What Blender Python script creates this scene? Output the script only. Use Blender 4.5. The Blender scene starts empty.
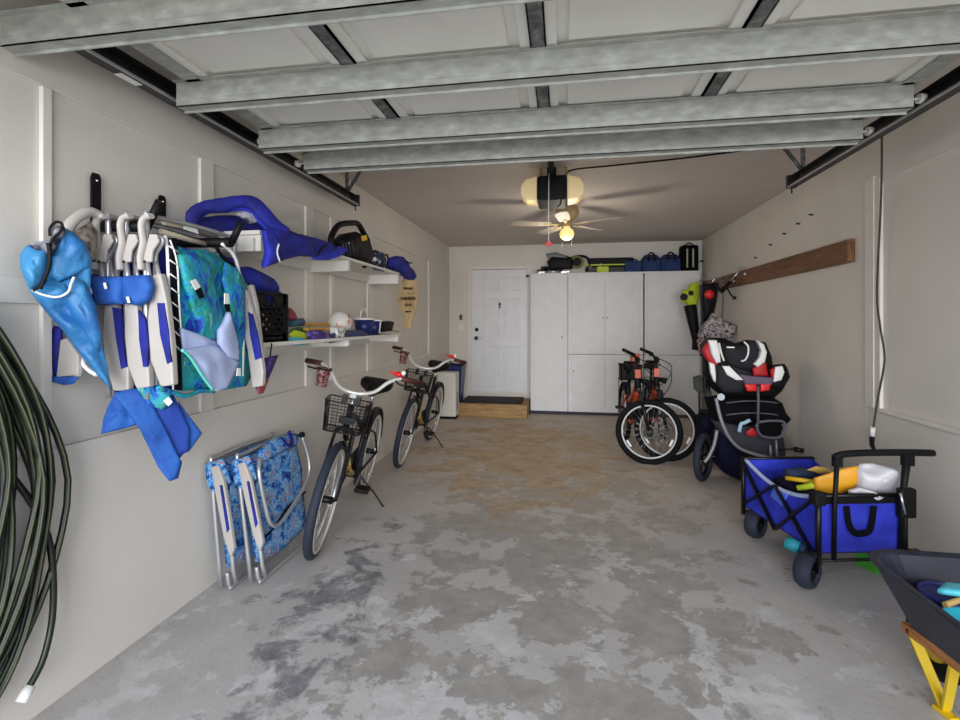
import bpy, math, random
from mathutils import Vector, Matrix, noise
random.seed(7)
S = bpy.context.scene
COL = S.collection

# ------------------------------------------------------------------ camera, light, exposure
CAM_H = 1.42
YAW = math.atan(84/500.0)
cam_d = bpy.data.cameras.new('camera'); cam = bpy.data.objects.new('camera', cam_d); COL.objects.link(cam)
cam.location = (0, 0, CAM_H); cam.rotation_euler = (math.pi/2, 0, YAW)
cam_d.sensor_width = 36; cam_d.lens = 500/960*36; cam_d.shift_y = -37/960; cam_d.clip_start = .05
S.camera = cam
S.view_settings.view_transform = 'Standard'; S.view_settings.look = 'None'
S.view_settings.gamma = 1; S.view_settings.use_curve_mapping = False
S.view_settings.exposure = -0.16
W = bpy.data.worlds.new('daylight'); S.world = W; W.use_nodes = True
W.node_tree.nodes['Background'].inputs[0].default_value = (.74, .86, 1.0, 1)
W.node_tree.nodes['Background'].inputs[1].default_value = 1.65

def area(name, loc, rot, sx, sy, power, col, portal=False):
    d = bpy.data.lights.new(name, 'AREA'); d.shape = 'RECTANGLE'; d.size = sx; d.size_y = sy; d.energy = power; d.color = col
    if portal: d.cycles.is_portal = True
    o = bpy.data.objects.new(name, d); COL.objects.link(o); o.location = loc; o.rotation_euler = rot; return o
def point(name, loc, power, col, r=.06):
    d = bpy.data.lights.new(name, 'POINT'); d.energy = power; d.color = col; d.shadow_soft_size = r
    o = bpy.data.objects.new(name, d); COL.objects.link(o); o.location = loc; return o
# daylight through the open garage doorway (light faces +Y, into the garage)
area('open_sky_daylight', (.6, -6.5, 2.4), (math.radians(92), 0, 0), 8, 4.5, 1150, (.98, .98, 1.0))
sun_d = bpy.data.lights.new('sun', 'SUN'); sun_d.energy = 3.2; sun_d.color = (1, .95, .87); sun_d.angle = .01
sun = bpy.data.objects.new('sun', sun_d); COL.objects.link(sun); sun.location = (0, 0, 8); sun.rotation_euler = Vector((-.15, -.60, -.78)).to_track_quat('-Z', 'Y').to_euler()   # high behind the house: lights the driveway only
FAN_W, OPENER_W = 15, .5

# ------------------------------------------------------------------ measuring helpers
_c, _s = math.cos(YAW), math.sin(YAW)
def A(px, py, x=None, y=None, z=None, pl=None):
    """a point of the place, measured from the photograph on a known plane of the room"""
    u, v = (px-480)/500.0, (323-py)/500.0
    r = Vector((u*_c-_s, u*_s+_c, v)); o = Vector((0, 0, CAM_H))
    if x is not None: k = x/r.x
    elif y is not None: k = y/r.y
    elif z is not None: k = (z-CAM_H)/r.z
    else:
        p, n = Vector(pl[0]), Vector(pl[1]); k = (p-o).dot(n)/r.dot(n)
    return o+k*r

# ------------------------------------------------------------------ materials
def lin(c):
    return tuple(((v/255)/12.92 if v/255 <= .04045 else (((v/255)+.055)/1.055)**2.4) for v in c)+(1,)
_M = {}
def mat(name, col, rough=.6, metal=0, ramp=None, scale=6, detail=4, dist=0, bump=0, bscale=None, emit=0, trans=0, alpha=1, stretch=None, spec=.5, bdist=.01, nrough=.5):
    if name in _M: return _M[name]
    m = bpy.data.materials.new(name); m.use_nodes = True; nt = m.node_tree; b = nt.nodes['Principled BSDF']
    b.inputs['Base Color'].default_value = lin(col); b.inputs['Roughness'].default_value = rough; b.inputs['Metallic'].default_value = metal
    b.inputs['Specular IOR Level'].default_value = spec
    if emit: b.inputs['Emission Color'].default_value = lin(col); b.inputs['Emission Strength'].default_value = emit
    if trans: b.inputs['Transmission Weight'].default_value = trans
    if alpha < 1: b.inputs['Alpha'].default_value = alpha
    tc = nt.nodes.new('ShaderNodeTexCoord'); mp = nt.nodes.new('ShaderNodeMapping'); nt.links.new(tc.outputs['Object'], mp.inputs[0])
    if stretch: mp.inputs['Scale'].default_value = stretch
    nz = nt.nodes.new('ShaderNodeTexNoise'); nt.links.new(mp.outputs[0], nz.inputs['Vector'])
    nz.inputs['Scale'].default_value = scale; nz.inputs['Detail'].default_value = detail; nz.inputs['Distortion'].default_value = dist; nz.inputs['Roughness'].default_value = nrough
    rp = nt.nodes.new('ShaderNodeValToRGB')
    if ramp is None:
        k = .975
        ramp = [(.3, tuple(v*k for v in col)), (.7, tuple(min(255, v*1.01) for v in col))]
    el = rp.color_ramp.elements
    while len(el) < len(ramp): el.new(.5)
    for e, (p, c) in zip(el, ramp): e.position = p; e.color = lin(c)
    nt.links.new(nz.outputs['Fac'], rp.inputs[0]); nt.links.new(rp.outputs[0], b.inputs['Base Color'])
    if bump:
        n2 = nt.nodes.new('ShaderNodeTexNoise'); n2.inputs['Scale'].default_value = bscale or scale*3; n2.inputs['Detail'].default_value = 3
        nt.links.new(tc.outputs['Object'], n2.inputs['Vector'])
        bp = nt.nodes.new('ShaderNodeBump'); bp.inputs['Strength'].default_value = bump; bp.inputs['Distance'].default_value = bdist
        nt.links.new(n2.outputs['Fac'], bp.inputs['Height']); nt.links.new(bp.outputs[0], b.inputs['Normal'])
    _M[name] = m; return m

def floor_mat():
    m = bpy.data.materials.new('stained_concrete'); m.use_nodes = True; nt = m.node_tree; N = nt.nodes; L = nt.links
    b = N['Principled BSDF']; b.inputs['Roughness'].default_value = .62
    tc = N.new('ShaderNodeTexCoord')
    def nz(scale, detail, dist=0, rough=.55, off=0):
        mp = N.new('ShaderNodeMapping'); mp.inputs['Location'].default_value = (off, off*.7, 0); L.new(tc.outputs['Object'], mp.inputs[0])
        n = N.new('ShaderNodeTexNoise'); n.inputs['Scale'].default_value = scale; n.inputs['Detail'].default_value = detail
        n.inputs['Distortion'].default_value = dist; n.inputs['Roughness'].default_value = rough; L.new(mp.outputs[0], n.inputs['Vector']); return n.outputs['Fac']
    def ramp(src, st):
        r = N.new('ShaderNodeValToRGB'); e = r.color_ramp.elements
        while len(e) < len(st): e.new(.5)
        for k, (p, c) in zip(e, st): k.position = p; k.color = lin(c) if len(c) == 3 else c
        L.new(src, r.inputs[0]); return r.outputs[0]
    def mix(f, a, c):
        x = N.new('ShaderNodeMix'); x.data_type = 'RGBA'; L.new(f, x.inputs[0]); L.new(a, x.inputs[6]); L.new(c, x.inputs[7]); return x.outputs[2]
    g = lambda v: (v, v, v, 1)
    # worn grey paint over paler bare concrete, rusty brown stains further in
    sep = N.new('ShaderNodeSeparateXYZ'); L.new(tc.outputs['Object'], sep.inputs[0])
    def mrange(src, a, b, c=0, d=1):
        k = N.new('ShaderNodeMapRange'); k.inputs[1].default_value = a; k.inputs[2].default_value = b; k.inputs[3].default_value = c; k.inputs[4].default_value = d; L.new(src, k.inputs[0]); return k.outputs[0]
    def mth(op, a, b=None):
        k = N.new('ShaderNodeMath'); k.operation = op
        for q, v in ((0, a), (1, b)):
            if v is None: continue
            if isinstance(v, (int, float)): k.inputs[q].default_value = v
            else: L.new(v, k.inputs[q])
        return k.outputs[0]
    X_, Y_ = sep.outputs[0], sep.outputs[1]
    base = ramp(nz(2, 8, .2), [(.3, (176, 172, 170)), (.5, (188, 184, 182)), (.7, (198, 194, 191))])
    centre = mrange(mth('ABSOLUTE', mth('ADD', X_, .05)), .5, 1.7, .075, -.12)          # the driven lane is worn most
    w1 = mth('ADD', nz(3.0, 14, .15, .70, 11), centre)
    worn = ramp(nz(8, 10, .2, .65, 2), [(.3, (136, 132, 128)), (.7, (172, 166, 158))])
    base = mix(ramp(w1, [(.525, g(0)), (.545, g(.85))]), base, worn)
    pale = ramp(nz(9, 8, .3, .6, 4), [(.3, (192, 190, 190)), (.65, (214, 212, 212))])
    base = mix(ramp(mth('ADD', nz(3.4, 14, .2, .68, 41), mrange(Y_, 1.2, 3.6, .05, -.1)), [(.53, g(0)), (.55, g(.8))]), base, pale)
    brown = ramp(nz(6, 8, .3, .65, 7), [(.3, (152, 124, 88)), (.7, (200, 172, 134))])
    tint = ramp(nz(3, 6), [(.3, (186, 172, 154)), (.7, (204, 190, 172))])
    base = mix(mth('MULTIPLY', mrange(Y_, 3.0, 6.0), .75), base, tint)
    bm = mth('ADD', nz(2.6, 12, .15, .68, 31), mth('ADD', mrange(mth('ABSOLUTE', mth('ADD', X_, .45)), .3, 1.6, .05, -.14), mrange(mth('ABSOLUTE', mth('SUBTRACT', Y_, 5.6)), .9, 3.2, .05, -.3)))
    base = mix(ramp(bm, [(.50, g(0)), (.53, g(.45)), (.62, g(.85))]), base, brown)
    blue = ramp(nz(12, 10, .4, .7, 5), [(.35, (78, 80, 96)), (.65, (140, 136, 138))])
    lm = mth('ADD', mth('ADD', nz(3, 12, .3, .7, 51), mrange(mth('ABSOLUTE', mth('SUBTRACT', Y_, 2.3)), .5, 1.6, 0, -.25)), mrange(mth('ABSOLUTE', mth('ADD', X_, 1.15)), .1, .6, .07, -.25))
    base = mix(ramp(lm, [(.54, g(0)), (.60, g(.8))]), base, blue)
    sp = ramp(nz(60, 3, 0, .5, 3), [(.66, g(0)), (.74, g(.5))])
    blk = ramp(nz(1, 1), [(0, (70, 68, 70)), (1, (80, 78, 78))])
    base = mix(sp, base, blk)
    L.new(base, b.inputs['Base Color'])
    bp = N.new('ShaderNodeBump'); bp.inputs['Strength'].default_value = .25; bp.inputs['Distance'].default_value = .01
    L.new(nz(14, 8, .4), bp.inputs['Height']); L.new(bp.outputs[0], b.inputs['Normal'])
    return m

WALL = mat('white_painted_wall', (222, 216, 207), .7, scale=2, bump=.06, bscale=40)
CEIL = mat('white_ceiling', (205, 196, 190), .8, scale=3, bump=.1, bscale=30, stretch=(1, 4, 1))
TRIM = mat('white_trim', (228, 223, 214), .5)
DOORW = mat('white_door_paint', (228, 228, 230), .4)
CAB = mat('white_cabinet_paint', (222, 222, 222), .45)
SHELF = mat('white_shelf_paint', (226, 222, 214), .5)
GALV = mat('galvanised_steel', (150, 155, 152), .55, .1, ramp=[(.3, (146, 147, 142)), (.55, (164, 166, 160)), (.8, (190, 192, 186))], scale=30, detail=10, stretch=(.5, 1, 1), bump=.15, bscale=60)
GALVD = mat('dull_galvanised_steel', (105, 108, 108), .5, .4, ramp=[(.3, (78, 80, 80)), (.55, (112, 115, 114)), (.8, (160, 162, 160))], scale=30, detail=8)
DSTEEL = mat('dark_track_steel', (52, 52, 54), .45, .5)
PANEL = mat('garage_door_white', (232, 229, 222), .5, scale=4)
BLACK = mat('black_plastic', (10, 10, 12), .6, spec=.25)
BLACKR = mat('black_rubber', (15, 16, 18), .8, spec=.2)
BLKFAB = mat('black_fabric', (11, 11, 16), .9, scale=20, bump=.2, spec=.15)
BLKMET = mat('black_painted_metal', (12, 12, 14), .4, .1, spec=.4)
CHROME = mat('bright_metal', (205, 205, 208), .25, .8)
ALU = mat('brushed_aluminium', (190, 190, 192), .35, .6)
GREYP = mat('grey_plastic_arm', (182, 176, 170), .5)
WHITE = mat('white_plastic', (235, 235, 232), .4)
CREAM = mat('cream_plastic', (178, 158, 112), .6)
WOODR = mat('stained_wood', (120, 78, 44), .5, ramp=[(.3, (92, 56, 30)), (.6, (128, 84, 48)), (.85, (168, 122, 78))], scale=5, detail=6, stretch=(8, .6, 8), dist=.6)
WOODS = mat('treated_pine', (160, 126, 76), .6, ramp=[(.3, (134, 100, 56)), (.7, (178, 144, 92))], scale=5, detail=6, stretch=(1, 6, 10), dist=.4)
WOODH = mat('orange_wood', (176, 116, 62), .55, ramp=[(.3, (150, 92, 44)), (.7, (196, 138, 80))], scale=6, stretch=(8, 1, 8))
WOODG = mat('driftwood_plywood', (176, 146, 104), .7, ramp=[(.3, (156, 126, 84)), (.7, (196, 168, 124))], scale=6, stretch=(6, 6, 1))
NAVY = mat('navy_fabric', (24, 26, 92), .8, scale=8, bump=.2)
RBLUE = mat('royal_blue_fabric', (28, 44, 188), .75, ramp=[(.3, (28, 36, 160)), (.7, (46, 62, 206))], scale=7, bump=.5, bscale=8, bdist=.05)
MBLUE = mat('mid_blue_fabric', (34, 92, 190), .75, ramp=[(.3, (20, 70, 150)), (.7, (36, 98, 182))], scale=7, bump=.5, bscale=8, bdist=.05)
DBLUE = mat('deep_blue_fabric', (30, 26, 140), .75, ramp=[(.3, (15, 20, 96)), (.7, (30, 40, 156))], scale=7, bump=.5, bscale=8, bdist=.05)
LBLUE = mat('light_blue_nylon', (56, 142, 200), .5, ramp=[(.3, (30, 98, 162)), (.7, (66, 146, 194))], scale=5, bump=.6, bscale=9, bdist=.05)
LILAC = mat('pale_blue_lining', (176, 188, 226), .8, scale=6, bump=.1)
TEAL = mat('turquoise_plastic', (40, 178, 200), .4)
GREEN = mat('green_plastic', (70, 150, 50), .45)
LIME = mat('lime_plastic', (192, 208, 36), .5)
YELLOW = mat('yellow_plastic', (232, 184, 26), .45)
YPAINT = mat('yellow_painted_steel', (222, 188, 30), .4, .1)
RED = mat('red_fabric', (186, 24, 34), .6)
REDB = mat('bright_red_plastic', (222, 30, 30), .4)
ORANGE = mat('orange_paint', (176, 64, 24), .35, .1)
PURPLE = mat('purple_fabric', (62, 36, 110), .7, ramp=[(.35, (36, 22, 74)), (.6, (84, 52, 140)), (.8, (190, 170, 200))], scale=16, dist=1)
MATTE_BLUE = mat('dark_blue_plastic', (22, 34, 96), .4)
TROP = mat('teal_tropical_print', (20, 140, 170), .6, ramp=[(.38, (18, 34, 130)), (.44, (22, 76, 186)), (.48, (24, 140, 186)), (.53, (24, 160, 150)), (.58, (26, 104, 84)), (.64, (120, 214, 220))], scale=7, detail=7, dist=1.6, nrough=.72, bump=.6, bscale=9, bdist=.05, stretch=(1, 1.6, .8))
TROP2 = mat('blue_tropical_print', (40, 110, 180), .65, ramp=[(.40, (14, 22, 72)), (.445, (18, 62, 140)), (.475, (44, 130, 206)), (.51, (60, 150, 218)), (.53, (214, 228, 232)), (.548, (44, 110, 66)), (.57, (24, 80, 170)), (.605, (196, 52, 36)), (.63, (236, 226, 214))], scale=11, detail=7, dist=.5, nrough=.85, bump=.3, bscale=10, bdist=.03)
CAMO = mat('grey_patterned_fabric', (150, 145, 150), .8, ramp=[(.36, (30, 26, 48)), (.46, (190, 180, 180)), (.56, (44, 34, 60)), (.64, (205, 198, 200))], scale=8, detail=2, dist=1.2)
HOSE = mat('green_garden_hose', (34, 42, 30), .4, ramp=[(.35, (10, 15, 10)), (.6, (24, 34, 22)), (.8, (52, 60, 38))], scale=8, detail=2)
HOSE2 = mat('olive_hose_highlight', (92, 96, 66), .5)  # paler olive for the highlights painted along the hose
MATM = mat('dark_doormat', (52, 46, 46), .95, bump=.5, bscale=120)
TYRE = mat('blue_grey_tyre', (34, 40, 56), .75)
WTYRE = mat('cream_sidewall', (206, 200, 186), .6)
GRIP = mat('dark_red_grip', (70, 26, 26), .6)
CUP = mat('patterned_cup', (90, 40, 44), .5, ramp=[(.35, (24, 20, 22)), (.5, (140, 60, 60)), (.6, (200, 180, 176)), (.7, (30, 24, 26))], scale=40, dist=1.5)
FLORAL = mat('yellow_floral_paint', (170, 150, 70), .4, ramp=[(.4, (22, 22, 24)), (.5, (200, 168, 50)), (.6, (226, 214, 170)), (.7, (24, 24, 26))], scale=30, dist=1)
BULB = mat('warm_lamp_glass', (255, 214, 140), .3, emit=.9)
LENS = mat('opener_lamp_lens', (232, 208, 158), .35, emit=.25)
BAGW = mat('white_plastic_bag', (206, 204, 210), .4, bump=.5, bscale=12)
BARROW = mat('slate_blue_poly', (32, 38, 58), .5, ramp=[(.35, (16, 20, 38)), (.7, (32, 38, 60))], scale=9, detail=6)
DGREY = mat('dark_grey_fabric', (58, 58, 68), .85, bump=.15)
MAUVE = mat('mauve_grey_fabric', (98, 82, 104), .7)
DRIVE = mat('driveway_concrete', (190, 186, 178), .8, scale=3)

# ------------------------------------------------------------------ mesh building
def frame_of(d):
    d = Vector(d).normalized(); a = Vector((0, 0, 1)) if abs(d.z) < .9 else Vector((1, 0, 0))
    u = d.cross(a).normalized(); return u, d.cross(u).normalized(), d
def smooth_path(pts, n=6, closed=False):
    pts = [Vector(p) for p in pts]; out = []; m = len(pts)
    for i in range(m if closed else m-1):
        p0 = pts[(i-1) % m] if closed or i > 0 else pts[0]; p1 = pts[i]; p2 = pts[(i+1) % m]
        p3 = pts[(i+2) % m] if closed or i+2 < m else pts[-1]
        for k in range(n):
            t = k/n
            out.append(.5*((2*p1)+(-p0+p2)*t+(2*p0-5*p1+4*p2-p3)*t*t+(-p0+3*p1-3*p2+p3)*t**3))
    if not closed: out.append(pts[-1])
    return out
class MB:
    def __init__(s): s.v = []; s.f = []; s.sm = []
    def add(s, vs, fs, sm=False):
        o = len(s.v); s.v += [Vector(p) for p in vs]; s.f += [[o+i for i in f] for f in fs]; s.sm += [sm]*len(fs); return s
    def box(s, a, b):
        x0, x1 = sorted((a[0], b[0])); y0, y1 = sorted((a[1], b[1])); z0, z1 = sorted((a[2], b[2]))
        vs = [(x0, y0, z0), (x1, y0, z0), (x1, y1, z0), (x0, y1, z0), (x0, y0, z1), (x1, y0, z1), (x1, y1, z1), (x0, y1, z1)]
        return s.add(vs, [[0, 3, 2, 1], [4, 5, 6, 7], [0, 1, 5, 4], [1, 2, 6, 5], [2, 3, 7, 6], [3, 0, 4, 7]])
    def beam(s, p0, p1, w, h, up=(0, 0, 1)):
        p0, p1 = Vector(p0), Vector(p1); d = (p1-p0).normalized(); u = d.cross(Vector(up))
        if u.length < 1e-4: u = d.cross(Vector((1, 0, 0)))
        u.normalize(); n = u.cross(d).normalized(); vs = []
        for p in (p0, p1):
            for a, b in ((-1, -1), (1, -1), (1, 1), (-1, 1)): vs.append(p+u*a*w/2+n*b*h/2)
        return s.add(vs, [[0, 3, 2, 1], [4, 5, 6, 7], [0, 1, 5, 4], [1, 2, 6, 5], [2, 3, 7, 6], [3, 0, 4, 7]])
    def tube(s, pts, r, n=8, closed=False, sm=0, flat=1.0, up=None):
        if sm: pts = smooth_path(pts, sm, closed)
        pts = [Vector(p) for p in pts]; m = len(pts)
        rs = r if isinstance(r, (list, tuple)) else [r]*m
        if len(rs) != m: rs = [rs[0]+0*i if len(rs) == 1 else rs[min(len(rs)-1, int(i*(len(rs)-1)/(m-1)))]*(1-((i*(len(rs)-1)/(m-1)) % 1))+rs[min(len(rs)-1, int(i*(len(rs)-1)/(m-1))+1)]*((i*(len(rs)-1)/(m-1)) % 1) for i in range(m)]
        vs = []; u = None
        for i in range(m):
            if closed: d = pts[(i+1) % m]-pts[i-1]
            else: d = pts[min(i+1, m-1)]-pts[max(i-1, 0)]
            if d.length < 1e-9: d = Vector((0, 0, 1))
            d.normalize()
            if u is None: u = frame_of(d)[0] if up is None else (Vector(up)-d*Vector(up).dot(d)).normalized()
            else:
                u = u-d*u.dot(d)
                if u.length < 1e-5: u = frame_of(d)[0]
                u.normalize()
            w = d.cross(u)
            for k in range(n):
                a = 2*math.pi*k/n; vs.append(pts[i]+(u*math.cos(a)+w*math.sin(a)*flat)*rs[i])
        fs = []
        for i in range(m if closed else m-1):
            j = (i+1) % m
            for k in range(n): fs.append([i*n+k, i*n+(k+1) % n, j*n+(k+1) % n, j*n+k])
        s.add(vs, fs, True)
        if not closed:
            o = len(s.v)-len(vs); s.f += [[o+k for k in range(n)][::-1], [o+(m-1)*n+k for k in range(n)]]; s.sm += [False, False]
        return s
    def cyl(s, p0, p1, r0, r1=None, n=16): return s.tube([p0, p1], [r0, r0 if r1 is None else r1], n)
    def ring(s, c, axis, R, r, n=40, m=8, flat=1.0, up=None):
        u, w, d = frame_of(axis); c = Vector(c); vs = []; fs = []
        for i in range(n):
            a = 2*math.pi*i/n; e = u*math.cos(a)+w*math.sin(a)
            for k in range(m):
                b = 2*math.pi*k/m; vs.append(c+e*(R+r*math.cos(b))+d*r*flat*math.sin(b))
        for i in range(n):
            for k in range(m): fs.append([i*m+k, ((i+1) % n)*m+k, ((i+1) % n)*m+(k+1) % m, i*m+(k+1) % m])
        return s.add(vs, fs, True)
    def lathe(s, c, prof, axis=(0, 0, 1), n=24, sm=True):
        u, w, d = frame_of(axis); c = Vector(c); vs = []; fs = []; m = len(prof)
        for r, z in prof:
            for k in range(n):
                a = 2*math.pi*k/n; vs.append(c+d*z+(u*math.cos(a)+w*math.sin(a))*max(r, 1e-4))
        for i in range(m-1):
            for k in range(n): fs.append([i*n+k, i*n+(k+1) % n, (i+1)*n+(k+1) % n, (i+1)*n+k])
        fs += [list(range(n))[::-1], [(m-1)*n+k for k in range(n)]]
        return s.add(vs, fs, sm)
    def sphere(s, c, r, n=16, m=10):
        if not isinstance(r, (tuple, list)): r = (r, r, r)
        vs = []; fs = []; c = Vector(c)
        for i in range(m+1):
            t = math.pi*i/m
            for k in range(n):
                a = 2*math.pi*k/n; vs.append(c+Vector((r[0]*math.sin(t)*math.cos(a), r[1]*math.sin(t)*math.sin(a), r[2]*math.cos(t))))
        for i in range(m):
            for k in range(n): fs.append([i*n+k, (i+1)*n+k, (i+1)*n+(k+1) % n, i*n+(k+1) % n])
        return s.add(vs, fs, True)
    def prism(s, pts, ext):
        pts = [Vector(p) for p in pts]; ext = Vector(ext); n = len(pts)
        fs = [list(range(n))[::-1], [n+k for k in range(n)]]+[[k, (k+1) % n, n+(k+1) % n, n+k] for k in range(n)]
        return s.add(pts+[p+ext for p in pts], fs)
    def puff(s, pts, nrm, th, c=None, rings=7, wr=0.0, fr=9, seed=0, edge=.12, sub=3, back=None):
        pts = [Vector(p) for p in pts]; nrm = Vector(nrm).normalized()
        d = []
        for i, p in enumerate(pts):
            q = pts[(i+1) % len(pts)]
            for k in range(sub): d.append(p.lerp(q, k/sub))
        c = Vector(c) if c is not None else sum(pts, Vector())/len(pts); n = len(d); vs = []; fs = []
        rr = [1-(i/rings) for i in range(rings)]
        back = th if back is None else back
        for sg in (1, -1):
            t = th if sg > 0 else back
            for r in rr:
                for p in d:
                    q = c+(p-c)*r; h = t*.5*(edge+(1-edge)*math.sqrt(max(0, 1-r*r)))
                    if wr:
                        h += wr*noise.noise((q+Vector((seed, seed*2.1, 0)))*fr)*(1-r**6)
                    vs.append(q+nrm*sg*h)
            vs.append(c+nrm*sg*(t*.5))
        half = rings*n+1
        for g in (0, 1):
            o = g*half
            for i in range(rings-1):
                for k in range(n):
                    q = [o+i*n+k, o+i*n+(k+1) % n, o+(i+1)*n+(k+1) % n, o+(i+1)*n+k]; fs.append(q if g else q[::-1])
            for k in range(n):
                q = [o+(rings-1)*n+k, o+(rings-1)*n+(k+1) % n, o+rings*n]; fs.append(q if g else q[::-1])
        for k in range(n): fs.append([k, (k+1) % n, half+(k+1) % n, half+k])
        return s.add(vs, fs, True)
    def xf(s, M):
        s.v = [M @ p for p in s.v]; return s
    def mesh(s, name, m, off):
        me = bpy.data.meshes.new(name); me.from_pydata([tuple(p-off) for p in s.v], [], s.f); me.update()
        me.polygons.foreach_set('use_smooth', s.sm); me.materials.append(m); return me

def absloc(o):
    v = Vector()
    while o is not None: v += o.location; o = o.parent
    return v
def tag(o, label=None, cat=None, group=None, kind=None):
    if label: o['label'] = label
    if cat: o['category'] = cat
    if group: o['group'] = group
    if kind: o['kind'] = kind
    return o
def T(name, label, cat, loc=(0, 0, 0), group=None):
    o = bpy.data.objects.new(name, None); COL.objects.link(o); o.location = loc; o.empty_display_size = .1
    return tag(o, label, cat, group)
def part(name, mb, m, parent, world=True, bevel=0, label=None, kind=None):
    off = absloc(parent) if world else Vector()
    o = bpy.data.objects.new(name, mb.mesh(name, m, off)); COL.objects.link(o); o.parent = parent
    if bevel: bv(o, bevel)
    if label: o['label'] = label
    if kind: o['kind'] = kind
    return o
def bv(o, w, seg=2):
    b = o.modifiers.new('bevel', 'BEVEL'); b.width = w; b.segments = seg; b.limit_method = 'ANGLE'
def solo(name, mb, m, label, cat, group=None, bevel=0, kind=None):
    xs = [p.x for p in mb.v]; ys = [p.y for p in mb.v]; zs = [p.z for p in mb.v]
    off = Vector(((min(xs)+max(xs))/2, (min(ys)+max(ys))/2, min(zs)))
    o = bpy.data.objects.new(name, mb.mesh(name, m, off)); COL.objects.link(o); o.location = off
    if bevel: bv(o, bevel)
    return tag(o, label, cat, group, kind)
def struct(name, mb, m, parent=None, bevel=0):
    o = bpy.data.objects.new(name, mb.mesh(name, m, Vector())); COL.objects.link(o)
    if parent is not None: o.parent = parent
    else: o['kind'] = 'structure'
    if bevel: bv(o, bevel)
    return o
def dup(root, loc, rot, label, group=None):
    r = root.copy(); COL.objects.link(r); r.location = loc; r.rotation_euler = rot; r['label'] = label
    if group: r['group'] = group
    for ch in list(root.children):
        c = ch.copy(); COL.objects.link(c); c.parent = r
        for g in list(ch.children):
            d = g.copy(); COL.objects.link(d); d.parent = c
    return r

# ------------------------------------------------------------------ room shell
XL, XR, YB, H, YF = -1.90, 2.09, 8.15, 2.69, .60
struct('floor', MB().box((XL-.15, YF, -.10), (XR+.15, YB+.15, 0)), floor_mat())
struct('ground_driveway', MB().box((-7, -9, -.12), (7, YF, -.004)), DRIVE)
struct('ceiling', MB().box((XL-.15, YF, H), (XR+.15, YB+.15, H+.12)), CEIL)
struct('wall_left', MB().box((XL-.15, YF, 0), (XL, YB, H)), WALL)
struct('wall_right', MB().box((XR+.015, YF, 0), (XR+.15, YB, H)), WALL)
bw = MB().box((XL-.15, YB, 0), (-1.50, YB+.15, H)).box((-.594, YB, 0), (XR+.15, YB+.15, H)).box((-1.50, YB, 2.30), (-.594, YB+.15, H)).box((-1.50, YB, 0), (-.594, YB+.15, .28))
struct('wall_back', bw, WALL)
n = [0]
def trim(a, b, m=TRIM, bevel=.003):
    n[0] += 1; return struct('trim_%d' % n[0], MB().box(a, b), m, bevel=bevel)
P0 = -1.886
trim((XL, YF, 0), (P0+.006, YB, .95), WALL)                       # lower wall stands proud, with a ledge
trim((XL, YF, 2.29), (P0, YB, H), WALL)
trim((XL, 6.92, .95), (P0, YB, 2.29), WALL)
for y0, y1 in ((1.54, 1.575), (2.35, 2.45), (3.44, 3.55), (3.84, 3.90), (4.62, 4.74)): trim((XL, y0, .95), (P0+.004, y1, 2.29))
trim((XL, YF, 1.49), (P0, 1.54, 1.58)); trim((XL, 6.84, .95), (P0+.006, 6.92, 2.31)); trim((XL, 4.74, .95), (P0+.002, 6.84, 1.0))
trim((XR, 3.90, 0), (XR+.015, YB, H), WALL); trim((XR, YF, 2.36), (XR+.015, 3.9, H), WALL); trim((XR, YF, 0), (XR+.015, 3.9, .847), WALL)
trim((XR-.008, 3.74, .84), (XR+.015, 3.80, 2.40)); trim((XR-.014, 3.80, .84), (XR+.015, 3.90, 2.42)); trim((XR-.018, YF, .825), (XR+.015, 3.74, .85)); trim((XR-.006, YF, 2.355), (XR+.015, 3.74, 2.37))
# header over the opening
struct('wall_front', MB().box((XL-.15, YF-.15, 2.25), (XR+.15, YF, H+.12)), WALL)

# ------------------------------------------------------------------ house door, step, mat
door = struct('door_1', MB().box((-1.500, YB+.005, .30), (-.594, YB+.045, 2.295)), DOORW)
fr = struct('door_frame', MB().box((-1.57, YB-.02, .28), (-1.505, YB+.06, 2.31)).box((-.590, YB-.02, .28), (-.525, YB+.06, 2.31)).box((-1.57, YB-.02, 2.30), (-.525, YB+.06, 2.36)).box((-1.50, YB-.01, .27), (-.594, YB+.06, .30)), TRIM, door, .004)
def emb(x0, x1, z0, z1):
    m = MB()
    for a, b in (((x0, z0), (x1, z0+.018)), ((x0, z1-.018), (x1, z1)), ((x0, z0), (x0+.018, z1)), ((x1-.018, z0), (x1, z1))):
        m.box((a[0], YB-.005, a[1]), (b[0], YB+.006, b[1]))
    m.box((x0+.05, YB-.003, z0+.05), (x1-.05, YB+.006, z1-.05)); return m
for x0 in (-1.32, -.97):
    for z0, z1 in ((.52, 1.05), (1.20, 1.82), (1.95, 2.18)): struct('door_panel', emb(x0, x0+.26, z0, z1), DOORW, door, .004)
kn = struct('door_knob', MB().lathe((-1.425, YB+.005, 1.17), [(.032, 0), (.032, -.008), (.012, -.012), (.012, -.04), (.028, -.05), (.03, -.065), (.016, -.078)][::1], (0, 1, 0)), DSTEEL, door)
struct('door_lever', MB().beam((-1.41, YB-.06, 1.17), (-1.31, YB-.06, 1.165), .02, .016), CHROME, door)
struct('deadbolt', MB().lathe((-1.425, YB+.005, 1.31), [(.03, 0), (.03, -.018), (.012, -.02), (.01, -.032)], (0, 1, 0)), DSTEEL, door)
struct('door_knocker', MB().sphere((-1.04, YB-.005, 1.73), (.02, .015, .025)).box((-1.05, YB-.02, 1.66), (-1.03, YB+.004, 1.72)), DSTEEL, door)
struct('door_hinge', MB().box((-.61, YB-.03, 2.16), (-.56, YB-.015, 2.2)), DSTEEL, door)
st = T('wooden_step', 'pine-framed wooden step below the white house door', 'step', (-1.05, 7.8, 0))
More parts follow.
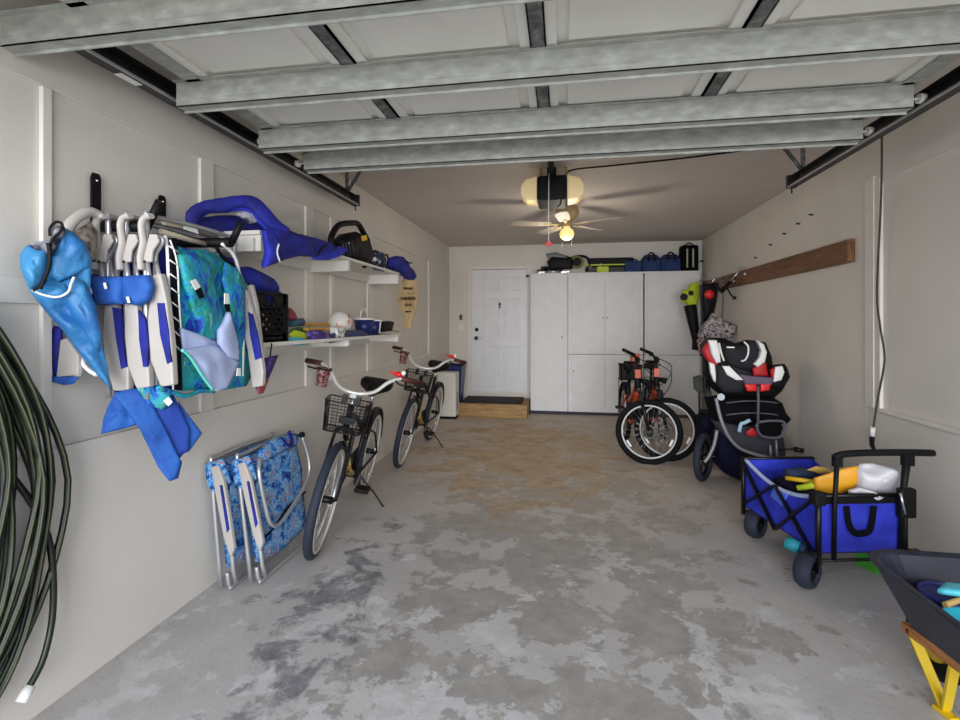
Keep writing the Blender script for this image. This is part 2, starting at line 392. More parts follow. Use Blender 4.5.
part('frame', MB().box((-1.58, 7.42, 0), (-.54, 7.46, .19)).box((-1.58, 7.46, 0), (-1.54, 8.12, .19)).box((-.58, 7.46, 0), (-.54, 8.12, .19)).box((-1.54, 8.08, 0), (-.58, 8.12, .19)), WOODS, st, bevel=.004)
part('tread', MB().box((-1.54, 7.46, .14), (-.58, 8.08, .185)).box((-1.58, 7.42, .19), (-.54, 7.45, .205)).box((-.62, 7.45, .19), (-.54, 8.12, .205)), WOODS, st, bevel=.003)
solo('doormat', MB().box((-1.56, 7.455, .186), (-.64, 8.10, .222)), MATM, 'dark brown doormat lying on the wooden step', 'doormat', bevel=.004)
sw = T('doorbell_button', 'small dark wall control button left of the white door', 'wall control', (-1.70, YB, 1.5))
part('plate', MB().box((-1.715, YB-.015, 1.47), (-1.665, YB, 1.56)), GALVD, sw, bevel=.004); part('button', MB().sphere((-1.69, YB-.016, 1.52), (.014, .008, .018)), BLACK, sw)
sp_ = T('light_switch', 'white light switch plate below the wall control button', 'light switch', (-1.69, YB, 1.33))
part('switch_plate', MB().box((-1.72, YB-.008, 1.31), (-1.65, YB, 1.41)), WHITE, sp_, bevel=.003); part('switch_toggle', MB().box((-1.69, YB-.02, 1.35), (-1.68, YB-.008, 1.37)), WHITE, sp_)

# ------------------------------------------------------------------ cabinets along the back wall
CF, CT = 7.86, 2.17
def cab_door(root, x0, x1, z0, z1, knob=None):
    d = part('door', MB().box((x0, CF-.018, z0), (x1, CF-.001, z1)), CAB, root, bevel=.003)
    if knob: part('knob', MB().lathe((knob[0], CF-.018, knob[1]), [(.006, 0), (.006, -.01), (.013, -.016), (.009, -.024)], (0, 1, 0), 12), CHROME, d)
    return d
def carcass(root, x0, x1, z0, z1, toe=False):
    part('carcass', MB().box((x0, CF, z0), (x1, YB-.003, z1)), CAB, root)
c1 = T('tall_cabinet', 'tall narrow white single-door cabinet beside the house door', 'cabinet', (-.25, 8, 0)); carcass(c1, -.515, .055, 0.05, CT); cab_door(c1, -.47, .0, .07, 2.06, (-.03, 1.2))
part('plinth', MB().box((-.515, CF+.02, 0), (.055, YB-.003, .05)), DGREY, c1)
part('hinge', MB().box((-.478, CF-.022, .25), (-.468, CF-.016, .32)), CHROME, c1)
c2 = T('upper_wall_cabinet', 'white double-door upper cabinet in the middle of the back wall', 'cabinet', (.62, 8, .94)); carcass(c2, .062, 1.180, .94, CT)
cab_door(c2, .11, .615, .965, 2.06, (.59, 1.5)); cab_door(c2, .620, 1.125, .965, 2.06, (.645, 1.5))
c3 = T('base_cabinet', 'white double-door base cabinet below the middle upper cabinet', 'cabinet', (.62, 8, 0)); carcass(c3, .062, 1.180, .05, .932)
cab_door(c3, .11, .615, .09, .90, (.14, .68)); cab_door(c3, .620, 1.125, .09, .90, (1.09, .68)); part('plinth', MB().box((.06, CF+.02, 0), (1.185, YB-.003, .05)), DGREY, c3)
part('hinge', MB().box((.10, CF-.022, .2), (.11, CF-.016, .34)), CHROME, c3)
c4 = T('upper_wall_cabinet', 'white upper cabinet in the right corner, left of the wooden rail', 'cabinet', (1.64, 8, .94)); carcass(c4, 1.202, 1.99, .94, CT)
cab_door(c4, 1.235, 1.94, .965, 2.06)
c5 = T('base_cabinet', 'white base cabinet in the right corner behind the orange bikes', 'cabinet', (1.64, 8, 0)); carcass(c5, 1.198, 1.99, .05, .935)
cab_door(c5, 1.235, 1.94, .09, .90); part('plinth', MB().box((1.198, CF+.02, 0), (1.99, YB-.003, .05)), DGREY, c5)
solo('cabinet_top_board', MB().box((-.53, CF-.03, CT), (2.0, YB-.003, CT+.025)), CAB, 'long white board running across the tops of the cabinets', 'shelf board', bevel=.003)
CTZ = CT+.025

# ------------------------------------------------------------------ overhead garage door
DZ = 2.465
gd = T('garage_door', 'white panelled garage door raised overhead with galvanised struts', 'garage door', (-.06, 1.9, DZ))
secs = [(.92, 1.42), (1.425, 2.01), (2.015, 2.56), (2.565, 3.0)]
XD0, XD1 = -1.58, 1.50
for y0, y1 in secs:
    m = MB().box((XD0, y0, DZ+.012), (XD1, y1, DZ+.05))
    # raised frames round each embossed field
    for x0, x1 in ((XD0+.05, -.88), (-.82, -.12), (-.07, .62), (.68, XD1-.05)):
        a, b = y0+.05, y1-.05; w = .045
        for p, q in (((x0, a), (x1, a+w)), ((x0, b-w), (x1, b)), ((x0, a), (x0+w, b)), ((x1-w, a), (x1, b))):
            m.box((p[0], p[1], DZ-.004), (q[0], q[1], DZ+.014))
        m.box((x0+.085, a+.085, DZ-.002), (x1-.085, b-.085, DZ+.014))
    part('door_section', m, PANEL, gd, bevel=.005)
for y0, y1 in secs:
    for xc in (-.85, -.095, .652):
        part('centre_stile', MB().box((xc-.03, y0+.004, DZ-.012), (xc+.03, y1-.004, DZ+.004)).box((xc-.03, y0+.004, DZ-.012), (xc-.024, y1-.004, DZ+.012)).box((xc+.024, y0+.004, DZ-.012), (xc+.03, y1-.004, DZ+.012)), GALVD, gd)
    for xc in (XD0+.025, XD1-.025): part('end_stile', MB().box((xc-.035, y0+.002, DZ-.014), (xc+.035, y1-.002, DZ+.012)), GALV, gd)
def strut(yf, x0, x1, zb=2.35, zt=2.455):
    m = MB()
    m.box((x0, yf-.05, zb), (x1, yf-.046, zt)); m.box((x0, yf-.05, zb), (x1, yf, zb+.004)); m.box((x0, yf-.004, zb-.010), (x1, yf, zb+.004))
    m.box((x0, yf-.070, zt-.004), (x1, yf-.046, zt)); m.box((x0, yf-.052, zb+.028), (x1, yf-.046, zb+.032)); m.box((x0, yf-.004, zb), (x1, yf, zt))
    return part('strut', m, GALV, gd)
strut(1.44, -1.868, 1.60); strut(1.955, -1.645, 1.68); strut(2.49, -1.61, 1.49); strut(2.87, -1.56, 1.495)
for yy in (2.01, 2.56, 2.95):
    for xx, sg in ((XD0+.02, -1), (XD1-.02, 1)):
        h_ = part('roller_bracket', MB().box((xx-.04, yy-.05, DZ-.03), (xx+.04, yy+.05, DZ-.014)).box((xx-.03, yy-.03, DZ-.05), (xx+.03, yy+.0, DZ-.03)), GALVD, gd, bevel=.004)
        part('roller', MB().cyl((xx, yy, DZ-.03), (xx+sg*.12, yy, DZ-.03), .006, n=8).cyl((xx+sg*.10, yy, DZ-.03), (xx+sg*.125, yy, DZ-.03), .022), WHITE, h_)
lb = part('sticker', MB().box((-.71, 2.12, DZ-.0005), (-.45, 2.21, DZ+.006)), mat('aged_paper_label', (205, 201, 192), .6, ramp=[(.45, (212, 208, 198)), (.62, (196, 190, 180)), (.72, (120, 114, 106))], scale=26, stretch=(1, 3, 1)), gd)
for xx, nm in ((-1.71, 'left'), (1.62, 'right')):
    s = -1 if nm == 'left' else 1
    tr = T('door_track', 'dark steel overhead door track running along the %s wall' % nm, 'door track', (xx, 2.5, 2.43))
    m = MB()
    yy0, yy1 = 1.396, 3.93
    m.box((xx+s*.03, yy0, DZ-.065), (xx+s*.034, yy1, DZ+.01)); m.box((xx-s*.022, yy0, DZ-.065), (xx+s*.034, yy1, DZ-.061)); m.box((xx-s*.022, yy0, DZ+.006), (xx+s*.034, yy1, DZ+.01))
    m.box((xx-s*.026, yy0, DZ-.065), (xx-s*.022, yy1, DZ-.050))
    part('rail', m, DSTEEL, tr)
    part('edge_lip_highlight', MB().box((xx-s*.030, yy0, DZ-.070), (xx-s*.022, yy1, DZ-.060)), ALU, tr)  # bright lip strip, extended down to paint a highlight on the lower edge
    part('paper_label', MB().box((xx-.036, 1.70 if s < 0 else 2.2, DZ-.066), (xx+.0, 1.80 if s < 0 else 2.25, DZ-.058)), WHITE, tr)
    part('hanger_bracket', MB().box((xx-.15*(-s), 3.80, H-.03), (xx+s*.03, 3.83, H)).beam((xx+s*.035, 3.84, DZ-.02), (xx+s*.035, 3.84, H), .03, .004, (0, 1, 0)).beam((xx-s*.10, 3.84, H-.01), (xx+s*.035, 3.84, DZ+.02), .03, .004, (0, 1, 0)), GALVD, tr)
    part('end_stop', MB().box((xx-.03, 3.92, DZ-.07), (xx+.03, 3.95, DZ+.02)).cyl((xx, 3.93, DZ-.07), (xx, 3.93, DZ-.11), .006, n=8), DSTEEL, tr)
# ------------------------------------------------------------------ opener
op = T('garage_door_opener', 'black ceiling opener with two yellowed lamp covers', 'opener', (-.10, 4.1, 2.4))
oy, oz = 4.02, 2.505
part('motor_housing', MB().box((-.215, oy, oz-.10), (.025, oy+.36, oz+.095)), BLACK, op, bevel=.02)
for s, nm in ((-1, 'l'), (1, 'r')):
    xa = -.215 if s < 0 else .025
    part('lamp_cover', MB().prism([(xa, oy+.02, oz+.10), (xa+s*.095, oy+.02, oz+.075), (xa+s*.13, oy+.02, oz+.02), (xa+s*.13, oy+.02, oz-.05), (xa+s*.09, oy+.02, oz-.09), (xa, oy+.02, oz-.10)], (0, .22, 0)), LENS, op, bevel=.012)
part('rail', MB().box((-.115, 3.15, 2.575), (-.075, oy, 2.615)).box((-.13, oy-.10, 2.56), (-.06, oy+.02, 2.63)), BLACK, op)
part('hanger_strap', MB().box((-.20, oy+.1, oz+.08), (-.17, oy+.13, H)), WOODG, op); part('hanger_strap', MB().box((.0, oy+.1, oz+.08), (.03, oy+.13, H)), WOODG, op)
pc = part('release_cord', MB().tube([(-.115, 3.9, 2.58), (-.117, 3.9, 2.3), (-.118, 3.9, 2.045)], .0035, 6), WHITE, op)
part('cord_handle', MB().prism([(-.15, 3.89, 2.02), (-.085, 3.89, 2.02), (-.095, 3.89, 2.035), (-.118, 3.89, 2.055), (-.14, 3.89, 2.035)], (0, .02, 0)), REDB, pc, label='red pull handle')
part('antenna_wire', MB().tube([(-.02, oy, 2.41), (-.03, oy, 2.36), (-.05, oy-.01, 2.34)], .006, 6), BLACK, op)
solo('power_cable', MB().tube([(-.0, 4.2, 2.60), (.05, 4.15, 2.665), (.35, 4.1, 2.672), (.9, 4.0, 2.672), (1.35, 3.9, 2.68), (1.68, 3.75, 2.66)], .007, 6, sm=6), BLACK, 'black power cable running along the ceiling from the opener', 'cable')
point('opener_lamp', (-.28, oy+.1, oz-.16), OPENER_W, (1, .82, .55)); point('opener_lamp', (.09, oy+.1, oz-.16), OPENER_W, (1, .82, .55))
# ------------------------------------------------------------------ fan
fx, fy = .03, 5.35
fan = T('ceiling_fan', 'white ceiling fan with five blades and a lit globe lamp', 'ceiling fan', (fx, fy, 2.3))
part('canopy', MB().lathe((fx, fy, H), [(.07, 0), (.075, -.03), (.05, -.05)], (0, 0, 1)), CREAM, fan)
part('motor', MB().lathe((fx, fy, H), [(.06, -.04), (.12, -.05), (.125, -.12), (.10, -.16), (.06, -.19), (.05, -.22)], (0, 0, 1)), CREAM, fan)
for a in (48, -24, -96, 120, 192):
    M_ = Matrix.Translation((fx, fy, 2.46)) @ Matrix.Rotation(math.radians(a), 4, 'Z') @ Matrix.Rotation(math.radians(10), 4, 'X')
    b = MB().prism([(.17, -.045, 0), (.24, -.06, 0), (.52, -.068, 0), (.58, -.05, 0), (.60, 0, 0), (.58, .05, 0), (.52, .068, 0), (.24, .06, 0), (.17, .045, 0)], (0, 0, .007)).xf(M_)
    bl = part('blade', b, mat('fan_blade_white', (176, 166, 152), .6), fan)
    part('blade_iron', MB().box((.08, -.015, -.008), (.24, .015, 0)).xf(M_), CREAM, bl)
part('globe', MB().lathe((fx, fy, 2.36), [(.03, .09), (.035, .06), (.062, .04), (.078, 0), (.066, -.04), (.03, -.065), (.004, -.07)], (0, 0, 1)), BULB, fan)
part('light_fitter', MB().lathe((fx, fy, 2.36), [(.05, .12), (.05, .09), (.035, .075)], (0, 0, 1)), CREAM, fan)
for dx in (-.05, .05): part('pull_chain', MB().tube([(fx+dx, fy-.03, 2.44), (fx+dx, fy-.03, 2.16)], .0016, 5), GALVD, fan)
point('fan_lamp', (fx, fy, 2.22), FAN_W, (1, .89, .74), .09)

# ------------------------------------------------------------------ right wall: rail, nails, cord
rw = T('wall_rail', 'long stained wooden board fixed along the right wall', 'wall rail', (2.07, 5.9, 1.95))
part('board', MB().box((2.055, 4.04, 1.865), (2.09, 7.98, 2.035)), WOODR, rw, bevel=.004)
part('end_block', MB().box((2.040, 4.04, 1.868), (2.055, 4.11, 2.032)), WOODR, rw, bevel=.003)
for i, (px, py) in enumerate(((813, 215), (800, 224), (786, 234), (772, 245), (757, 258))):
    p = A(px, py, x=2.088); solo('wall_nail', MB().cyl(p, p+Vector((-.03, 0, .006)), .006, .009, 8), DSTEEL, 'small dark nail in the slanting row above the wooden rail', 'nail', 'row of nails above the wooden rail')
c_ = [A(882, 127, x=1.98), A(881, 200, x=2.05), A(877, 290, x=2.06), A(880, 325, x=2.06), A(884, 350, x=2.06), A(884, 366, x=2.06), A(878, 398, x=2.055), A(873, 430, x=2.03)]
cd = T('extension_cord', 'dark power cord hanging down the right wall to a plug', 'cord', tuple(c_[-1]))
part('cable', MB().tube(c_, .0062, 8, sm=6), mat('grey_cable', (50, 48, 50), .6), cd)
part('plug', MB().cyl(A(873, 427, x=2.03), A(872, 437, x=2.03), .016, .014, 10), WHITE, cd, label='white plug end')
part('socket_end', MB().tube([A(872, 437, x=2.03), A(872, 445, x=2.02), A(876, 454, x=2.0)], [.016, .014, .008], 8), BLACK, cd)

# ------------------------------------------------------------------ left wall shelves
def shelf(zt, label, th=.022, ch=.085):
    s = T('wall_shelf', label, 'shelf', (-1.72, 3.5, zt))
    part('board', MB().box((P0+.004, 2.38, zt-th), (-1.565, 4.66, zt)), SHELF, s, bevel=.002)
    part('ledger', MB().box((P0+.004, 2.46, zt-th-.07), (P0+.024, 4.60, zt-th)), SHELF, s)
    for y in (2.40, 3.48, 4.60): part('cleat', MB().prism([(P0+.004, y, zt-th), (-1.572, y, zt-th), (-1.572, y, zt-th-ch*(1 if y > 4 or y < 3 else .9)), (P0+.004, y, zt-th-ch)], (0, .04, 0)), SHELF, s, bevel=.002)
    return s
SU, SLW = 1.905, 1.315
su = shelf(SU, 'upper white wall shelf holding the blue bag and black blower')
part('cleat_block', MB().box((-1.80, 2.375, SU-.10), (-1.70, 2.40, SU-.035)).box((-1.66, 2.375, SU-.11), (-1.60, 2.40, SU-.04)), SHELF, su, bevel=.002)
shelf(SLW, 'lower white wall shelf holding the milk crate and toys', .022, .05)

# ================================================================== BICYCLES
def wheel(root, c, R, axis=(0, 1, 0), tr=.027, xfm=None, tyre=BLACKR, side=None, rimm=CHROME, nsp=28, rotor=False, refl=False):
    X = xfm or Matrix.Identity(4)
    w = part('wheel', MB().ring(c, axis, R-tr, tr, 48, 10).xf(X), tyre, root, world=False)
    if side:
        m = MB(); ax = Vector(axis)
        for sg in (-1, 1): m.ring(Vector(c)+ax*sg*tr*.55, axis, R-tr*1.75, tr*.55, 48, 6, 1.0)
        part('sidewall', m.xf(X), side, w, world=False)
    part('rim', MB().ring(c, axis, R-tr*2.35, .009, 48, 8, 1.5).xf(X), rimm, w, world=False)
    m = MB(); u, v, d = frame_of(axis); c = Vector(c)
    for i in range(nsp):
        a = 2*math.pi*i/nsp; b = a+(.5 if i % 2 else -.5); sg = 1 if i % 4 < 2 else -1
        m.tube([c+(u*math.cos(b)+v*math.sin(b))*.028+d*sg*.028, c+(u*math.cos(a)+v*math.sin(a))*(R-tr*2.5)], .0013, 4)
    part('spokes', m.xf(X), CHROME, w, world=False)
    part('hub', MB().cyl(c-d*.045, c+d*.045, .022).cyl(c-d*.06, c+d*.06, .008).xf(X), BLKMET, w, world=False)
    if rotor: part('brake_disc', MB().ring(c+d*.04, axis, .062, .008, 32, 6, .2).xf(X), GALVD, w, world=False)
    if refl:
        for a in (.2, 2.3):
            m = MB(); q = c+(u*math.cos(a)+v*math.sin(a))*(R-.095); m.beam(q-(u*-math.sin(a)+v*math.cos(a))*.035, q+(u*-math.sin(a)+v*math.cos(a))*.035, .016, .02)
            part('wheel_reflector', m.xf(X), WHITE, w, world=False)
    return w

def rot_about(p, axis, ang):
    return Matrix.Translation(Vector(p)) @ Matrix.Rotation(ang, 4, Vector(axis)) @ Matrix.Translation(-Vector(p))

def cruiser(label, steer):
    r = T('cruiser_bicycle', label, 'bicycle', (0, 0, 0), 'black beach cruisers along the left wall')
    R = .345; WB = 1.16
    hb, ht = Vector((.965, 0, .74)), Vector((.905, 0, .885)); X = rot_about(hb, (ht-hb).normalized(), steer)
    fb = part('frame', MB().tube([hb+(ht-hb)*.1, (.80, 0, .80), (.60, 0, .72), (.42, 0, .62), (.33, 0, .60)], .017, 10, sm=5)
        .tube([hb, (.83, 0, .58), (.66, 0, .38), (.47, 0, .29)], .021, 10, sm=5).tube([(.47, 0, .29), (.26, 0, .80)], .016)
        .tube([(.47, .03, .29), (.25, .05, .32), (0, .065, R)], .010, sm=4).tube([(.47, -.03, .29), (.25, -.05, .32), (0, -.065, R)], .010, sm=4)
        .tube([(.33, .02, .60), (.16, .055, .54), (0, .065, R)], .009, sm=4).tube([(.33, -.02, .60), (.16, -.055, .54), (0, -.065, R)], .009, sm=4)
        .cyl(hb, ht, .022).cyl((.47, -.04, .29), (.47, .04, .29), .024), BLKMET, r, world=False)
    part('floral_panel', MB().tube([(.90, 0, .655), (.78, 0, .51), (.66, 0, .38), (.55, 0, .325)], .0235, 10, sm=5), FLORAL, fb, world=False)
    wheel(r, (0, 0, R), R, tyre=TYRE, side=WTYRE)
    wheel(r, (WB, 0, R), R, xfm=X, tyre=TYRE, side=WTYRE)
    fk = part('fork', MB().tube([(.972, -.06, .725), (1.03, -.065, .58), (WB, -.06, R)], .011, sm=5).tube([(.972, .06, .725), (1.03, .065, .58), (WB, .06, R)], .011, sm=5)
        .tube([(.972, -.06, .725), (.968, 0, .745), (.972, .06, .725)], .014, sm=4).tube([(.985, -.05, .735), (1.08, -.055, .60), (WB, -.058, R)], .006, sm=4)
        .tube([(.985, .05, .735), (1.08, .055, .60), (WB, .058, R)], .006, sm=4).xf(X), BLKMET, r, world=False)
    part('fender', MB().tube([(1.16+.365*math.cos(math.radians(a)), 0, R+.365*math.sin(math.radians(a))) for a in range(100, 186, 8)], .026, 8, flat=.35, up=(0, 1, 0)).xf(X), BLKMET, fk, world=False)
    part('rear_fender', MB().tube([(.365*math.cos(math.radians(a)), 0, R+.365*math.sin(math.radians(a))) for a in range(30, 176, 8)], .028, 8, flat=.35, up=(0, 1, 0)), BLKMET, r, world=False)
    hbpts = [(.71, -.385, 1.095), (.77, -.28, 1.105), (.82, -.20, 1.07), (.86, -.13, 1.00), (.895, -.06, .975), (.90, 0, .97), (.895, .06, .975), (.86, .13, 1.00), (.82, .20, 1.07), (.77, .28, 1.105), (.71, .385, 1.095)]
    bar = part('handlebar', MB().tube(hbpts, .0125, 10, sm=5).xf(X), mat('bright_polished_bar', (226, 224, 218), .3, .35), r, world=False)
    part('stem', MB().cyl((.905, 0, .87), (.885, 0, .94), .014).beam((.885, 0, .935), (.925, 0, .95), .04, .035).xf(X), CHROME, bar, world=False)
    for s in (-1, 1):
        part('grip', MB().tube([(.772, s*.275, 1.105), (.745, s*.33, 1.10), (.70, s*.40, 1.093)], [.017, .018, .019], 10).xf(X), GRIP, r, world=False)
        part('brake_lever', MB().tube([(.80, s*.24, 1.09), (.825, s*.28, 1.07), (.77, s*.37, 1.065)], .006, 6, sm=4).xf(X), BLKMET, r, world=False)
    cu = part('cup_holder', MB().lathe((.85, -.235, .965), [(.036, 0), (.045, .115), (.047, .12), (.040, .12)]).xf(X), CUP, r, world=False, label='patterned cup holder')
    part('cup_rim', MB().ring((.85, -.235, 1.082), (0, 0, 1), .046, .007, 24, 6).box((.80, -.24, 1.06), (.82, -.20, 1.09)).xf(X), BLKMET, cu, world=False)
    bow = part('bell', MB().sphere((.80, .255, 1.135), (.026, .026, .020)).tube([(.84, .20, 1.15), (.80, .27, 1.125), (.76, .28, 1.16)], .010, 6, sm=4).xf(X), REDB, r, world=False, label='red handlebar bell')
    part('bell_cap', MB().sphere((.80, .285, 1.15), .017).xf(X), WHITE, bow, world=False)
    part('saddle', MB().puff([(.08, -.07, .95), (.08, .07, .95), (.11, .125, .95), (.20, .125, .94), (.28, .055, .915), (.38, .025, .905), (.40, 0, .90), (.38, -.025, .905), (.28, -.055, .915), (.20, -.125, .94), (.11, -.125, .95)], (0, 0, 1), .10, edge=.4, sub=4, c=(.22, 0, .92)), BLACK, r, world=False)
    part('seat_post', MB().cyl((.262, 0, .79), (.245, 0, .89), .013), CHROME, r, world=False)
    # wire basket: rings and uprights
    m = MB(); cx, cz, hx, hy, hh = 1.06, .755, .08, .115, .19
    def lp(t): k = 1+.16*t; return [(cx+a*hx*k+.01*t, b*hy*k, cz+hh*t) for a, b in ((-1, -1), (0, -1), (.8, -.95), (1, -.7), (1, 0), (1, .7), (.8, .95), (0, 1), (-1, 1), (-1, 0))]
    for t in (0, 1): m.tube(lp(t), .0045, 6, closed=True)
    for i in range(1, 9): m.tube(lp(i/9), .0014, 4, closed=True)
    a0, a1 = lp(0), lp(1)
    for i in range(len(a0)):
        for f in (0, .2, .4, .6, .8):
            q0 = Vector(a0[i]).lerp(Vector(a0[(i+1) % 10]), f); q1 = Vector(a1[i]).lerp(Vector(a1[(i+1) % 10]), f); m.tube([q0, q1], .0014, 4)
    for f in [k/8 for k in range(1, 8)]:
        m.tube([(cx-hx+2*hx*f, -hy, cz), (cx-hx+2*hx*f, hy, cz)], .0014, 4)
    bs = part('basket', m.xf(X), BLKMET, r, world=False, label='black wire basket')
    part('basket_clamp', MB().box((.93, -.06, .90), (.985, -.03, .96)).box((.93, .03, .90), (.985, .06, .96)).box((.95, -.05, .78), (.985, .05, .82)).xf(X), BLKMET, bs, world=False)
    cr = part('crank', MB().beam((.47, .05, .29), (.62, .06, .245), .012, .024).beam((.47, -.05, .29), (.32, -.06, .335), .012, .024), CHROME, r, world=False)
    part('pedal', MB().box((.57, .065, .23), (.67, .165, .26)), BLACK, cr, world=False, bevel=.005)
    part('pedal', MB().box((.27, -.165, .32), (.37, -.065, .35)), BLACK, cr, world=False, bevel=.005)
    part('chain_guard', MB().prism([(.0, -.075, R+.05), (.45, -.06, .40), (.56, -.06, .36), (.58, -.06, .28), (.50, -.06, .21), (.44, -.06, .23), (.0, -.075, R-.05)], (0, -.004, 0)), BLKMET, r, world=False)
    part('kickstand', MB().tube([(.42, .04, .27), (.36, .16, .14), (.34, .235, .050), (.36, .255, .046)], .007, 6), BLKMET, r, world=False)
    return r
b1 = cruiser('near black cruiser bicycle with front basket, standing beside the folded beach chairs', math.radians(4))
def put_bike(o, front, rear, lean):
    f, r = Vector(front), Vector(rear); d = (f-r).normalized()
    o.location = (r.x, r.y, 0); o.rotation_euler = (-math.radians(lean), 0, math.atan2(d.y, d.x))
b2 = dup(b1, (0, 0, 0), (0, 0, 0), 'far black cruiser bicycle with front basket, nearer the house door')
put_bike(b1, (-1.50, 2.85), (-1.685, 4.0), 10)
put_bike(b2, (-1.60, 4.75), (-1.62, 5.9), 10)

def ebike(label):
    r = T('electric_bicycle', label, 'bicycle', (0, 0, 0), 'orange electric bicycles in front of the cabinets')
    R = .33; WB = 1.06; hb, ht = Vector((.86, 0, .70)), Vector((.80, 0, .90)); X = rot_about(hb, (ht-hb).normalized(), math.radians(80))
    part('frame', MB().tube([hb+(ht-hb)*.4, (.55, 0, .60), (.32, 0, .52)], .030, 10, sm=4).tube([hb, (.65, 0, .44), (.44, 0, .30)], .034, 10, sm=4).tube([(.42, .04, .30), (0, .07, R)], .012).tube([(.42, -.04, .30), (0, -.07, R)], .012).tube([(.31, .03, .58), (0, .07, R)], .010).tube([(.31, -.03, .58), (0, -.07, R)], .010).cyl(hb-Vector((0, 0, .02)), ht, .027), ORANGE, r, world=False)
    part('head_cover', MB().cyl(hb, ht+Vector((-.01, 0, .03)), .034), BLACK, r, world=False); part('head_badge', MB().box((.81, -.028, .84), (.86, .028, .93)), ORANGE, r, world=False)
    part('seat_tube', MB().tube([(.44, 0, .30), (.27, 0, .74)], .021), BLKMET, r, world=False)
    part('battery', MB().beam((.80, 0, .565), (.56, 0, .37), .075, .07), BLACK, r, world=False, bevel=.012)
    wheel(r, (0, 0, R), R, tr=.028, rotor=True); wheel(r, (WB, 0, R), R, xfm=X, tr=.028, rimm=mat('white_rim', (220, 218, 214), .4), rotor=True, refl=True)
    fk = part('fork', MB().tube([(.875, -.065, .70), (WB, -.065, R)], [.018, .014]).tube([(.875, .065, .70), (WB, .065, R)], [.018, .014]).tube([(.865, -.065, .71), (.86, .0, .73), (.865, .065, .71)], .018).cyl(ht, (.775, 0, .985), .015).xf(X), BLKMET, r, world=False)
    part('fork_reflector', MB().box((.89, -.085, .60), (.93, -.055, .70)).xf(X), BLACK, fk, world=False); part('fork_reflector', MB().box((.89, .055, .60), (.93, .085, .70)).xf(X), BLACK, fk, world=False)
    hbar = part('handlebar', MB().tube([(.64, -.30, 1.03), (.74, -.20, 1.03), (.77, -.08, .99), (.775, 0, .985), (.77, .08, .99), (.74, .20, 1.03), (.64, .30, 1.03)], .011, 8, sm=4).xf(X), BLKMET, r, world=False)
    for s in (-1, 1):
        part('grip', MB().tube([(.74, s*.20, 1.03), (.63, s*.31, 1.03)], .018, 8).xf(X), BLACK, hbar, world=False)
        part('brake_lever', MB().tube([(.77, s*.16, 1.02), (.80, s*.20, 1.01), (.73, s*.29, .99)], .006, 6).xf(X), BLKMET, hbar, world=False)
    part('display', MB().box((.75, -.04, 1.0), (.80, .04, 1.04)).xf(X), BLACK, hbar, world=False, bevel=.006)
    part('headlight', MB().cyl((.86, 0, .82), (.93, 0, .82), .022, .034).xf(X), BLACK, fk, world=False)
    part('brake_cable', MB().tube([(.78, .16, 1.01), (.93, .16, .95), (.97, .07, .80), (.93, .075, .60), (1.03, .075, .38)], .0045, 6, sm=6).tube([(.78, -.16, 1.01), (.95, -.12, .97), (.93, .0, .82), (.82, 0, .72)], .0045, 6, sm=6).xf(X), BLACK, fk, world=False)
    part('saddle', MB().puff([(.08, -.06, .90), (.08, .06, .90), (.14, .085, .90), (.22, .05, .90), (.34, .02, .89), (.34, -.02, .89), (.22, -.05, .90), (.14, -.085, .90)], (0, 0, 1), .08, edge=.4, c=(.18, 0, .90)), BLACK, r, world=False)
    part('seat_post', MB().cyl((.27, 0, .74), (.22, 0, .87), .014), BLKMET, r, world=False)
    part('rear_rack', MB().tube([(.24, -.05, .72), (-.20, -.06, .72), (-.22, 0, .72), (-.20, .06, .72), (.24, .05, .72)], .006, 6).tube([(-.1, -.06, .72), (0, -.08, R)], .005, 6).tube([(-.1, .06, .72), (0, .08, R)], .005, 6), BLKMET, r, world=False)
    part('fender', MB().tube([(.365*math.cos(math.radians(a)), 0, R+.365*math.sin(math.radians(a))) for a in range(20, 190, 10)], .032, 8, flat=.3, up=(0, 1, 0)), BLACK, r, world=False)
    part('crank', MB().ring((.44, -.05, .30), (0, 1, 0), .075, .008, 28, 6, .4).beam((.44, .06, .30), (.50, .06, .15), .012, .022).beam((.44, -.07, .30), (.38, -.07, .45), .012, .022), BLKMET, r, world=False)
    part('pedal', MB().box((.46, .065, .135), (.55, .155, .16)), BLACK, r, world=False, bevel=.004); part('pedal', MB().box((.33, -.165, .44), (.42, -.075, .465)), BLACK, r, world=False, bevel=.004)
    part('kickstand', MB().tube([(.36, .05, .28), (.32, .17, .01)], .008, 6), BLKMET, r, world=False)
    return r
e1 = ebike('orange electric bicycle standing left of the other, its wheel turned sideways')
e2 = dup(e1, (0, 0, 0), (0, 0, 0), 'orange electric bicycle half hidden behind its twin, beside the stroller')
def put_ebike(o, f, hd):
    a = math.radians(hd); o.rotation_euler = (0, 0, a); o.location = (f[0]-.94*math.cos(a), f[1]-.94*math.sin(a), 0)
put_ebike(e1, (.77, 5.38), -88)
put_ebike(e2, (.98, 5.55), -94)
